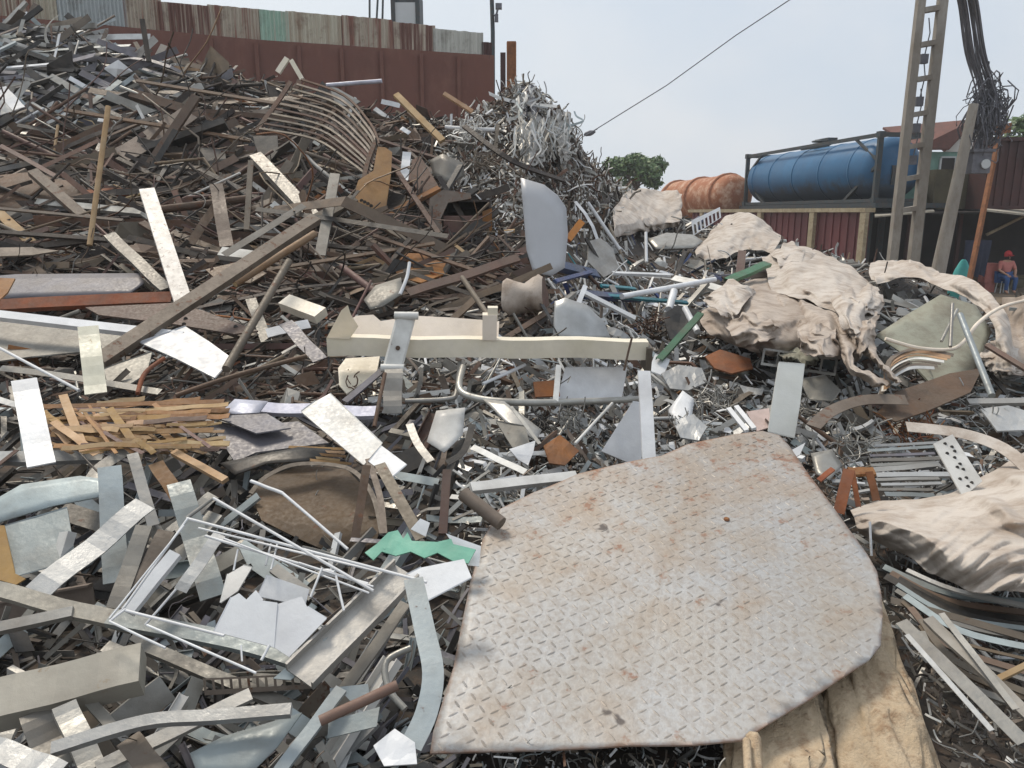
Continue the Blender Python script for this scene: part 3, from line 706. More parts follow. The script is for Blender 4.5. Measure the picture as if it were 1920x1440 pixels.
mb.add(vs, [(i * 12 + j, i * 12 + (j + 1) % 12, (i + 1) * 12 + (j + 1) % 12, (i + 1) * 12 + j) for i in range(5) for j in range(12)], 0, True); mb.add(vs[-12:], [tuple(range(12))])
tag(mb.build('plastic_sack', M['tealcloth']), 'tied teal plastic sack standing between the round pole and the navy cloth', 'sack')
# seated person on a stool
def person():
    t = 25.3
    foot = P(1878, 548, t); g = Vector((foot.x, foot.y, 0))
    st = empty('stool', g, 'low blue plastic stool with thin pale legs under the seated person', 'stool')
    mb = MB(); hz = .46
    lathe(mb, [(0, .2), (.05, .21), (.06, .19)], g + Vector((0, 0, hz - .06)), Vector((0, 0, 1)), Vector((1, 0, 0)), Vector((0, 1, 0)), 16); mb.build('seat', M['bluecloth'], st)
    for a in (45, 135, 225, 315):
        mb = MB(); c = Vector((math.cos(R(a)), math.sin(R(a)), 0)); mb.tube([g + c * .2, g + c * .15 + Vector((0, 0, hz - .06))], .018, 6); mb.build('leg', M['palewall'], st)
    pr = empty('person', g + Vector((0, 0, hz)), 'person in a red cap and salmon shirt sitting on a stool under the shed', 'person')
    J = {'pel': (0, 0, .56), 'wai': (0, -.02, .74), 'che': (0, -.05, .95), 'nec': (0, -.06, 1.08), 'hea': (0, -.08, 1.17), 'cro': (0, -.08, 1.3)}
    rad = {'pel': .15, 'wai': .13, 'che': .15, 'nec': .055, 'hea': .085, 'cro': .07}
    E = [('pel', 'wai'), ('wai', 'che'), ('che', 'nec'), ('nec', 'hea'), ('hea', 'cro')]
    for s, n in ((-1, 'l'), (1, 'r')):
        J.update({'hip' + n: (s * .1, -.05, .54), 'kne' + n: (s * .14, -.42, .53), 'ank' + n: (s * .13, -.4, .1), 'toe' + n: (s * .14, -.54, .04), 'sho' + n: (s * .19, -.05, 1.0), 'elb' + n: (s * .27, -.14, .76), 'wri' + n: (s * .15, -.34, .64), 'han' + n: (s * .1, -.4, .61)})
        rad.update({'hip' + n: .1, 'kne' + n: .065, 'ank' + n: .042, 'toe' + n: .035, 'sho' + n: .07, 'elb' + n: .046, 'wri' + n: .03, 'han' + n: .035})
        E += [('pel', 'hip' + n), ('hip' + n, 'kne' + n), ('kne' + n, 'ank' + n), ('ank' + n, 'toe' + n), ('che', 'sho' + n), ('sho' + n, 'elb' + n), ('elb' + n, 'wri' + n), ('wri' + n, 'han' + n)]
    def skin_obj(name, joints, edges, grow, mat, root):
        me = bpy.data.meshes.new(name); idx = {k: i for i, k in enumerate(joints)}
        me.from_pydata([Vector(J[k]) - Vector((0, 0, hz)) for k in joints], [(idx[a], idx[b]) for a, b in edges], [])
        o = bpy.data.objects.new(name, me); COL.objects.link(o); o.parent = pr
        sk = o.modifiers.new('skin', 'SKIN'); sk.use_smooth_shade = True
        for k, i in idx.items():
            r = rad[k] * grow.get(k, grow['*']); me.skin_vertices[0].data[i].radius = (r, r)
        me.skin_vertices[0].data[idx[root]].use_root = True
        ss = o.modifiers.new('sub', 'SUBSURF'); ss.levels = ss.render_levels = 2; me.materials.append(M[mat]); return o
    skin_obj('body', list(J), E, {'*': 1.}, 'skin', 'pel')
    sj = ['pel', 'wai', 'che', 'shol', 'elbl', 'shor', 'elbr']
    skin_obj('shirt', sj, [('pel', 'wai'), ('wai', 'che'), ('che', 'shol'), ('shol', 'elbl'), ('che', 'shor'), ('shor', 'elbr')], {'*': 1.25}, 'pinkcloth', 'pel')
    tj = ['pel', 'hipl', 'knel', 'ankl', 'hipr', 'kner', 'ankr']
    skin_obj('trousers', tj, [('pel', 'hipl'), ('hipl', 'knel'), ('knel', 'ankl'), ('pel', 'hipr'), ('hipr', 'kner'), ('kner', 'ankr')], {'*': 1.3}, 'bluecloth', 'pel')
    b0 = g
    mb = MB(); c = b0 + Vector((0, -.075, 1.2)); lathe(mb, [(0, .115), (.08, .118), (.14, .1), (.18, .06), (.2, .02)], c, Vector((0, .1, 1)).normalized(), Vector((1, 0, 0)), Vector((0, 1, -.1)).normalized(), 16)
    mb.box(c + Vector((0, -.13, .035)), Vector((.08, 0, 0)), Vector((0, .06, -.015)), Vector((0, 0, .01))); mb.build('cap', M['redcloth'], pr)
    mb = MB(); lathe(mb, [(0, .09), (.06, .1), (.12, .1)], b0 + Vector((0, -.05, 1.1)), Vector((0, 0, 1)), Vector((1, 0, 0)), Vector((0, 1, 0)), 14); mb.build('hair', M['hair'], pr)
    for s in (-1, 1):
        mb = MB(); 
        for i, l in enumerate((.06, .075, .08, .072, .055)):
            a = Vector((s * (.1 - .02 * (i - 2)), -.41, .605)) + b0; d = Vector((s * (-.1 * (i - 2)), -.7, -.5)).normalized(); mb.tube([a, a + d * l * .6, a + d * l + Vector((0, 0, -.012))], .009, 6, taper=[1, .9, .6])
        mb.build('hand', M['skin'], pr)
    mb = MB()
    for s in (-1, 1): lathe(mb, [(0, .006), (.004, .01), (.008, .006)], b0 + Vector((s * .033, -.17, 1.19)), Vector((0, 1, 0)), Vector((1, 0, 0)), Vector((0, 0, 1)), 8)
    mb.build('eyes', M['hair'], pr)
    mb = MB(); mb.tube([b0 + Vector((0, -.165, 1.19)), b0 + Vector((0, -.185, 1.155)), b0 + Vector((0, -.165, 1.15))], .014, 6); mb.build('nose', M['skin'], pr)
    mb = MB(); bxp = P(1853, 520, 25.6); mb.box(Vector((bxp.x, bxp.y, .62)), Vector((.22, 0, 0)), Vector((0, .2, 0)), Vector((0, 0, .3))); mb.box(Vector((bxp.x, bxp.y, .94)), Vector((.24, 0, 0)), Vector((0, .22, 0)), Vector((0, 0, .018))); mb.box(Vector((bxp.x, bxp.y, .16)), Vector((.16, 0, 0)), Vector((0, .15, 0)), Vector((0, 0, .16)))
    tag(mb.build('carton', M['pinkcloth']), 'pale pink carton stacked beside the seated person in the cap', 'box')
person()
# rough junk in the shade of the shed
rnd = random.Random(17)
for i in range(16):
    px = rnd.uniform(1640, 1915); t = rnd.uniform(25.5, 28); w = rnd.uniform(.2, .5); h = rnd.uniform(.2, .7)
    a = P(px, 500, t); mb = MB(); mb.box(Vector((a.x, a.y, h / 2 + .02)), Vector((w, .1, 0)), Vector((-.06, w * .6, 0)), Vector((.02, 0, h / 2)))
    mb.box(Vector((a.x + .05, a.y - .1, h + .06)), Vector((w * .7, -.1, .03)), Vector((.05, w * .4, 0)), Vector((0, 0, .05)))
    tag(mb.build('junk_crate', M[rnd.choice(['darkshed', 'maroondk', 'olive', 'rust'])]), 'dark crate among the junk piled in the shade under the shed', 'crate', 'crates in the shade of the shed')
# ================================================================ pieces one can point to in the photograph
# name, category, label, points, width, material, profile, lift, f, roll, landmark phrase
BARS = [
('tan_pole','pole','thin straight tan pole standing upright out of the brown heap',[(203,200),(168,460)],10,'tan','tube',6,.9,0,'upright tan pole'),
('painted_plank','plank','white peeling plank with brown rust spots, leaning steeply on the long diagonal beam',[(275,353),(345,568)],29,'peel','box',7,.5,0,'white peeling plank'),
('metal_channel','channel','grey straight channel sloping down to the white peeling plank',[(205,438),(312,540)],22,'grey','cap',5,.4,0,None),
('steel_plate','plate','wide grey-brown plank rising behind the upright tan pole',[(225,292),(355,212)],38,'gbrown','flat',4,.2,0,None),
('steel_bar','bar','thin rusty red bar rising to the right toward the upright tan pole',[(75,315),(185,263)],9,'rust','flat',5,.3,0,None),
('steel_bar','bar','thin rusty bar crossing below the red bar beside the upright tan pole',[(0,272),(108,332)],9,'redbrown','flat',5,.3,0,None),
('steel_channel','channel','weathered silver-brown beam slanting down from the curved grille to the dark strip',[(478,288),(592,408)],24,'grey','box',6,.4,0,'slanting silver beam'),
('steel_batten','slat','thick brown slat standing upright as one half of a crossed pair',[(405,345),(425,462)],24,'gbrown','flat',5,.6,0,'crossed brown slats'),
('steel_batten','slat','narrow brown slat leaning left as the other half of a crossed pair',[(408,380),(356,457)],17,'rust','flat',4,.6,0,None),
('dark_strip','strip','long dark strip running level from the slanting silver beam to the rusty box',[(480,392),(620,410),(840,443)],11,'dark','flat',9,.3,0,'long dark strip'),
('steel_beam','beam','long grey-brown beam lying diagonally across the left of the heap',[(592,405),(185,672)],25,'gbrown','box',8,.4,0,'long diagonal beam'),
('steel_beam','beam','shorter grey beam ending above the long diagonal beam, thin and dark',[(570,385),(420,478)],14,'grey','flat',8,.4,0,None),
('tan_tube','tube','slender pale tan tube lying along the long diagonal beam',[(590,438),(440,532)],14,'tan','tube',8,.4,0,None),
('grey_tube','tube','straight grey-beige tube leaning steeply left of the cream beam',[(542,490),(424,692)],15,'gbrown','tube',7,.5,0,'steep grey-beige tube'),
('steel_post','post','pale grey post standing between the slanting silver beam and the tan holed plate',[(628,325),(600,478)],19,'grey','cap',6,.6,0,None),
('steel_beam','beam','brown beam rising from the foot of the pale post to the tan holed plate',[(560,425),(665,370)],20,'gbrown','box',6,.3,0,None),
('rust_channel','channel','orange-brown rusty channel lying level below the dark flat sheet',[(-20,572),(322,556)],27,'rustor','cap',6,.3,0,'orange-brown channel'),
('white_bar','bar','bright white square bar lying level with a rusty end',[(-30,585),(340,628)],19,'cleanwhite','box',9,.3,0,'bright white bar'),
('pale_board','board','yellowish white board standing upright under the bright white bar',[(165,612),(180,738)],36,'paleboard','flat',8,.7,0,'yellowish upright board'),
('white_board','board','bluish white board standing steeply beside the tan strips',[(45,712),(78,872)],44,'cleanwhite','flat',9,.6,0,'bluish white board'),
('blue_channel','channel','pale blue-grey channel lying level below the tan strips',[(-40,858),(195,852)],27,'silver','cap',5,.3,0,'pale level channel'),
('blue_channel','channel','dull silver strip lying level between the bluish white board and the tan strips',[(-30,742),(70,770)],14,'silver','flat',6,.3,0,None),
('white_rod','rod','thin white rod slanting down above the tan strips',[(-10,648),(148,732)],6,'cleanwhite','rod',8,.4,0,None),
('rust_rod','rod','long thin rusty rod rising to the right below the light grey sheet',[(330,742),(440,705),(575,668)],10,'rust','rod',8,.4,0,'long rusty rod'),
('rust_rod','rod','short bent rusty rod curving up left of the light grey sheet',[(258,738),(272,700),(308,672)],9,'rustor','rod',7,.4,0,None),
('grey_strip','strip','long pale strip lying under the yellowish upright board',[(0,690),(120,705),(300,735)],15,'galv','flat',6,.3,0,None),
('slate_strip','strip','slate grey strip sloping down right of the steep grey-beige tube',[(535,605),(600,675)],27,'slate','flat',6,.4,0,None),
('white_strip','strip','short white strip lying level above the slate grey strip',[(500,625),(580,607)],22,'cleanwhite','flat',5,.3,0,None),
('cream_block','block','short cream block speckled with rust, left of the cream beam',[(532,560),(600,585)],30,'cream','box',6,.3,0,None),
('white_block','block','white torn block lying level above the long diagonal beam',[(412,470),(492,480)],22,'white','box',6,.3,0,None),
('lilac_strip','strip','pale lilac strip lying level behind the white folded board',[(490,762),(705,770)],25,'lilac','cap',6,.3,0,'pale lilac strip'),
('tan_stick','stick','tan square stick pointing down below the tan strips',[(325,845),(422,898)],14,'tan','box',7,.4,0,None),
('orange_strip','strip','orange-tan flat strip leaning left of the wire rack',[(292,868),(343,945)],28,'card','flat',6,.5,0,None),
('wire_rope','wire','thin dark wire hanging over the pale level channel',[(150,850),(200,900),(262,945)],4,'dark','rod',8,.4,0,None),
('rust_flat','bar','tapered rusty flat bar hanging down in front of the dark brown tray',[(688,872),(666,1008)],16,'rust','flat',9,.7,0,'hanging rusty bar'),
('rust_rod','rod','straight thin rusty rod standing beside the white clamp post',[(722,700),(702,800)],8,'rust','rod',9,.7,0,None),
('white_rod','rod','bright thin rod lying across the dark brown tray',[(470,902),(530,925)],7,'cleanwhite','rod',9,.5,0,None),
('white_rod','rod','long bright rod slanting down across the dark brown tray',[(530,925),(652,1030)],6,'cleanwhite','rod',9,.5,0,None),
('brown_post','post','brown square post standing left of the checker plate',[(838,880),(830,1000)],16,'redbrown','box',8,.7,0,None),
('rust_pipe','pipe','short rusty pipe with an open end touching the corner of the checker plate',[(868,925),(940,982)],27,'gbrown','tube',10,.6,0,'open-ended rusty pipe'),
('white_strip','strip','cream flat strip lying level along the top corner of the checker plate',[(884,912),(1082,890)],20,'white','box',8,.4,0,None),
('white_post','post','pale grey-white post standing at the top edge of the checker plate',[(1208,695),(1218,868)],24,'cleanwhite','cap',12,.8,0,'post behind the plate'),
('white_batten','slat','narrow white slat leaning above the checker plate, left one of two side by side',[(1366,764),(1400,806)],9,'cleanwhite','box',8,.5,0,None),
('white_batten','slat','narrow white slat leaning above the checker plate, right one of two side by side',[(1380,760),(1414,802)],9,'cleanwhite','box',8,.5,0,None),
('thin_tube','tube','thin white tube slanting down beside the tall pale curved sheet',[(1102,380),(1162,468)],7,'cleanwhite','tube',8,.7,0,'slanting thin white tube'),
('thin_tube','tube','short white tube standing upright under the pale sacks',[(1211,436),(1212,492)],6,'cleanwhite','tube',8,.9,0,None),
('white_tube','tube','long white tube rising right across the blue slats',[(1166,556),(1340,524)],11,'cleanwhite','tube',9,.4,0,'long white tube'),
('white_tube','tube','white square tube sloping down in front of the blue slats',[(1095,546),(1192,596)],10,'cleanwhite','box',9,.5,0,None),
('white_tube','tube','short white tube standing at the upper end of the sloping square tube',[(1098,535),(1084,570)],9,'cleanwhite','box',9,.8,0,None),
('white_tube','tube','stubby white tube standing in front of the dark round hole',[(1264,545),(1254,580)],14,'cleanwhite','tube',8,.8,0,None),
('white_tube','tube','stubby white tube lying below the green strip at the sack',[(1284,578),(1308,622)],12,'cleanwhite','tube',8,.7,0,None),
('white_batten','slat','pale level slat lying above the long white tube',[(1150,510),(1256,514)],8,'cleanwhite','box',6,.3,0,None),
('white_batten','slat','broad white slat lying level left of the brown sack',[(1262,520),(1370,545)],16,'white','cap',5,.3,0,None),
('navy_batten','slat','wide black-navy slat lying at the foot of the tall pale curved sheet',[(1050,494),(1122,512)],20,'navy','box',6,.3,0,'navy slats'),
('navy_batten','slat','bright blue slat rising right at the foot of the tall pale curved sheet',[(1042,526),(1110,508)],8,'navy','box',7,.3,0,None),
('navy_batten','slat','dark navy slat lying level under the long white tube',[(1095,548),(1200,556)],16,'navy','box',5,.3,0,None),
('teal_batten','slat','thin teal slat lying level under the long white tube',[(1135,552),(1290,566)],8,'teal','box',6,.3,0,None),
('teal_batten','slat','short teal slat above the dark navy slat',[(1128,534),(1192,540)],7,'teal','box',6,.3,0,None),
('orange_strip','strip','bright orange strip leaning right of the tall pale curved sheet',[(1066,448),(1092,414)],13,'orange','box',9,.9,0,'orange strip'),
('green_strip','strip','dull green strip rising steeply left of the brown sack',[(1236,672),(1314,586)],13,'green','cap',9,.6,0,'green strip'),
('green_strip','strip','dark green strip lying across the top of the brown sack',[(1366,524),(1440,492)],17,'green','cap',13,.4,0,None),
('brown_strip','strip','brown bent strip standing on end beside the dark green strip',[(1392,470),(1386,520)],15,'redbrown','flat',12,.8,0,None),
('thin_tube','tube','thin bare tube leaning down to the white stub on the cream beam',[(866,520),(914,590)],10,'gbrown','tube',10,.6,0,None),
('steel_bar','bar','rusty dark channel rising right from the cream beam toward the crumpled can',[(765,548),(972,482)],18,'redbrown','cap',6,.3,0,None),
('white_hook','hook','white bent hook standing on the rusty ground above the cream beam',[(768,492),(763,520),(750,552)],7,'cleanwhite','rod',9,.8,0,None),
('curved_tube','tube','pale curved pipe hooking from under the cream beam to the right',[(868,688),(862,730),(900,748),(990,755),(1120,752),(1196,748)],13,'galv','tube',7,.4,0,'pale curved pipe'),
('curved_tube','tube','thin pale pipe bent upward under the cream beam',[(760,752),(840,748),(856,735),(862,680)],9,'galv','tube',6,.4,0,None),
('thin_rod','rod','pale rod leaning between the white panel and the curved pipe',[(905,720),(985,684)],7,'cleanwhite','rod',6,.4,0,None),
('thin_rod','rod','pale knotted rod rising toward the white board behind the plate',[(1078,832),(1148,756)],6,'white','rod',9,.5,0,None),
('white_strip','strip','long pale strip sloping down between the grey sheet and the cream strip',[(885,838),(985,885)],14,'white','flat',7,.4,0,None),
('grey_post','post','grey upright post hanging under the white clamp post',[(738,692),(736,775)],34,'grey','cap',6,.8,0,None),
('steel_strip','strip','dark grey double strip slanting down left of the white clamp post',[(718,692),(646,752)],12,'slate','cap',7,.4,0,None),
('curved_bar','bar','short grey bar curving down below the cream beam, left of the crumpled white box',[(768,795),(782,830),(808,865)],15,'galv','flat',7,.5,0,None),
('curved_bar','bar','short black bent bar beside the crumpled white box',[(886,795),(870,845),(838,868)],13,'dark','flat',9,.6,0,None),
('dark_post','post','thick dark post curving beside the sloping rusty hole',[(470,560),(500,640)],20,'grey','flat',4,.4,0,None),
('steel_channel','channel','large silver channel rising right across the lower left of the heap',[(68,1112),(272,945)],46,'silver','flat',9,.4,0,'large silver channel'),
('steel_channel','channel','wide grey channel standing upright behind the large silver channel',[(205,875),(218,1092)],42,'bluegrey','flat',5,.7,0,None),
('steel_channel','channel','narrow grey channel standing upright left of the orange-tan strip',[(248,850),(288,985)],20,'galv','cap',6,.7,0,None),
('steel_channel','channel','curved grey channel rising to the tan strips',[(160,925),(185,880),(238,845)],24,'grey','flat',7,.4,0,None),
('steel_channel','channel','brownish channel leaning left of the wire rack, first of two side by side',[(270,985),(215,1140)],30,'grey','cap',6,.6,0,None),
('steel_channel','channel','brownish channel leaning left of the wire rack, second of two side by side',[(312,995),(252,1120)],32,'gbrown','cap',6,.6,0,None),
('steel_channel','channel','broad grey channel standing inside the wire rack',[(335,905),(400,1120)],44,'bluegrey','flat',4,.6,0,None),
('steel_channel','channel','pale channel slanting behind the wire rack toward the dark brown tray',[(310,1010),(400,928)],26,'galv','flat',5,.4,0,None),
('white_channel','channel','white square channel leaning at the near end of the wire rack',[(328,1035),(238,1145)],24,'cleanwhite','box',12,.6,0,'white leaning channel'),
('white_channel','channel','pale blue channel leaning inside the wire rack',[(412,1002),(338,1108)],25,'silver','flat',10,.6,0,None),
('grey_channel','channel','dull dark channel running level under the wire rack',[(205,1155),(440,1200),(560,1235)],34,'bluegrey','cap',7,.4,0,None),
('grey_channel','channel','long grey rail running level below the large silver channel',[(-30,1098),(250,1168)],32,'grey','cap',8,.4,0,'long grey rail'),
('grey_channel','channel','pale grey rail lying below the long grey rail',[(-30,1180),(135,1145)],22,'galv','box',8,.4,0,None),
('box_beam','beam','big tan-stained box beam with a square cut end, at the left edge',[(-60,1322),(262,1240)],84,'stainbeam','box',10,.4,0,'big stained box beam'),
('silver_angle','angle','long bent silver bar crossing below the big stained box beam',[(95,1402),(270,1350),(400,1340),(545,1328)],24,'silver','box',10,.4,0,'long bent silver bar'),
('silver_channel','channel','bright wide channel at the lower left edge of the heap',[(-20,1400),(110,1450)],44,'silver','flat',9,.4,0,None),
('grey_board','board','grey board standing below the big stained box beam, wider one',[(70,1335),(110,1440)],60,'grey','flat',5,.6,0,None),
('grey_board','board','pale grey channel standing below the big stained box beam',[(120,1320),(175,1440)],42,'galv','cap',6,.6,0,None),
('grey_board','board','narrow grey channel leaning from the big stained box beam to the bent silver bar',[(165,1310),(222,1375)],20,'grey','cap',7,.5,0,None),
('grey_board','board','rust-streaked board standing below the long bent silver bar',[(240,1385),(300,1460)],44,'gbrown','flat',6,.6,0,None),
('gutter_channel','channel','wide grey gutter with a pink mark, rising from the lower left to the green sheet',[(560,1262),(762,1062)],66,'galv','channel',10,.4,0,'wide grey gutter'),
('curved_strip','strip','long blue-grey strip curving down beside the checker plate',[(775,1085),(796,1180),(812,1260),(800,1335),(770,1400)],40,'bluegrey','flat',10,.5,0,'curving blue-grey strip'),
('rust_pipe','pipe','brown rusty pipe rising right below the wide grey gutter',[(600,1352),(745,1285)],20,'redbrown','tube',10,.5,0,'brown rusty pipe'),
('grey_pipe','pipe','grey bent pipe hooking around above the brown rusty pipe',[(770,1215),(725,1240),(728,1290),(760,1330)],13,'galv','tube',8,.5,0,None),
('long_strip','strip','longest pale green-grey strip sloping down right of the log',[(1690,1165),(1920,1392)],26,'galv','flat',8,.4,0,'long strips right of the log'),
('long_strip','strip','dull grey strip sloping down beside the longest pale strip, above it',[(1740,1158),(1935,1345)],22,'grey','cap',8,.4,0,None),
('long_strip','strip','thin grey strip sloping down above its wider neighbours right of the log',[(1765,1150),(1905,1330)],12,'galv','flat',9,.4,0,None),
('long_strip','strip','narrow silver strip sloping down below the longest pale strip',[(1700,1190),(1860,1370)],10,'silver','flat',9,.4,0,None),
('curved_strip','strip','thin pale strip curving under the striped sack at the right edge',[(1700,1068),(1790,1105),(1940,1138)],9,'galv','box',9,.4,0,None),
('curved_strip','strip','dark band curving under the striped sack at the right edge',[(1660,1080),(1800,1150),(1940,1178)],16,'dark','flat',6,.4,0,None),
('brown_strip','strip','brown strip running level below the curving dark band',[(1670,1125),(1800,1160),(1940,1200)],16,'gbrown','flat',7,.4,0,None),
('wood_stick','stick','short pale stick at the right edge beside the long strips',[(1870,1272),(1935,1240)],11,'tan','box',9,.4,0,None),
('grey_conduit','conduit','dark grey conduit slanting down across the grey-green lining',[(1800,590),(1860,742)],12,'bluegrey','tube',17,.7,0,'slanting grey conduit'),
('thin_rod','rod','short grey rod standing against the grey-green lining',[(1786,570),(1782,650)],7,'galv','rod',17,.8,0,None),
('thin_rod','rod','short grey rod leaning inside the grey-green lining',[(1795,580),(1765,640)],6,'galv','rod',17,.8,0,None),
('brown_bar','bar','dark brown bar sloping down at the right edge beyond the sack',[(1850,645),(1940,700)],10,'redbrown','box',14,.5,0,None),
('curved_strip','strip','wide grey-brown band curving up to the brown crumpled sheet',[(1525,800),(1560,770),(1620,750),(1700,750)],26,'gbrown','flat',9,.4,0,'curving grey-brown band'),
('white_strip','strip','pale board lying level at the right edge below the slanting conduit',[(1815,752),(1940,750)],14,'galv','box',8,.4,0,None),
('curved_strip','strip','cream curved strip sweeping to the right edge above the striped sack',[(1700,800),(1800,812),(1880,840),(1940,890)],26,'sackpale','flat',9,.4,0,None),
('white_rod','rod','thin upright white rod beside the edge of the checker plate',[(1631,978),(1634,1042)],5,'cleanwhite','rod',11,.9,0,None),
('steel_bar','bar','pale tan bar slanting down from the brown wall to the bent white scrap',[(742,175),(830,262)],12,'tan','box',6,.6,0,'tan bar below the wall'),
('steel_bar','bar','pale stick leaning on the heap in front of the brown wall end',[(832,174),(886,208)],8,'tan','box',6,.8,0,None),
('steel_beam','beam','long dark brown beam slanting down below the hanging grey sheets',[(870,235),(960,300),(1060,338)],10,'rustdk','cap',6,.4,0,'dark beam below the grey sheets'),
('blue_tube','tube','pale blue tube pointing right in front of the brown wall',[(612,160),(716,152)],8,'lilac','tube',8,.95,0,'pale blue tube'),
('white_tag','strip','short white strip standing right of the tan holed plate',[(763,285),(757,338)],16,'cleanwhite','flat',7,.7,0,None),
('white_tag','strip','small bent white strip above the tall standing white strip',[(752,240),(768,250)],9,'cleanwhite','flat',7,.7,0,None),
('rust_bar','bar','brown bar slanting down left of the rusty box',[(745,320),(822,436)],9,'rust','box',6,.4,0,None),
('thin_post','post','thin dark post standing at the crest before the brown wall',[(266,35),(279,115)],9,'rustdk','box',4,1,0,None),
('pale_stick','stick','bent pale stick standing before the pale green corrugated sheet',[(545,112),(566,148)],8,'cream','box',5,1,0,None),
('pale_stick','stick','upper pale stick leaning before the pale green corrugated sheet',[(538,108),(520,135)],10,'cream','box',5,1,0,None),
('white_strip','strip','short white strip lying level at the crest before the brown wall',[(715,190),(750,198)],9,'cleanwhite','flat',5,.7,0,None),
('steel_strip','strip','bright white-edged strip at the left edge below the dark top',[(0,165),(36,204)],22,'cleanwhite','flat',6,.5,0,None),
]
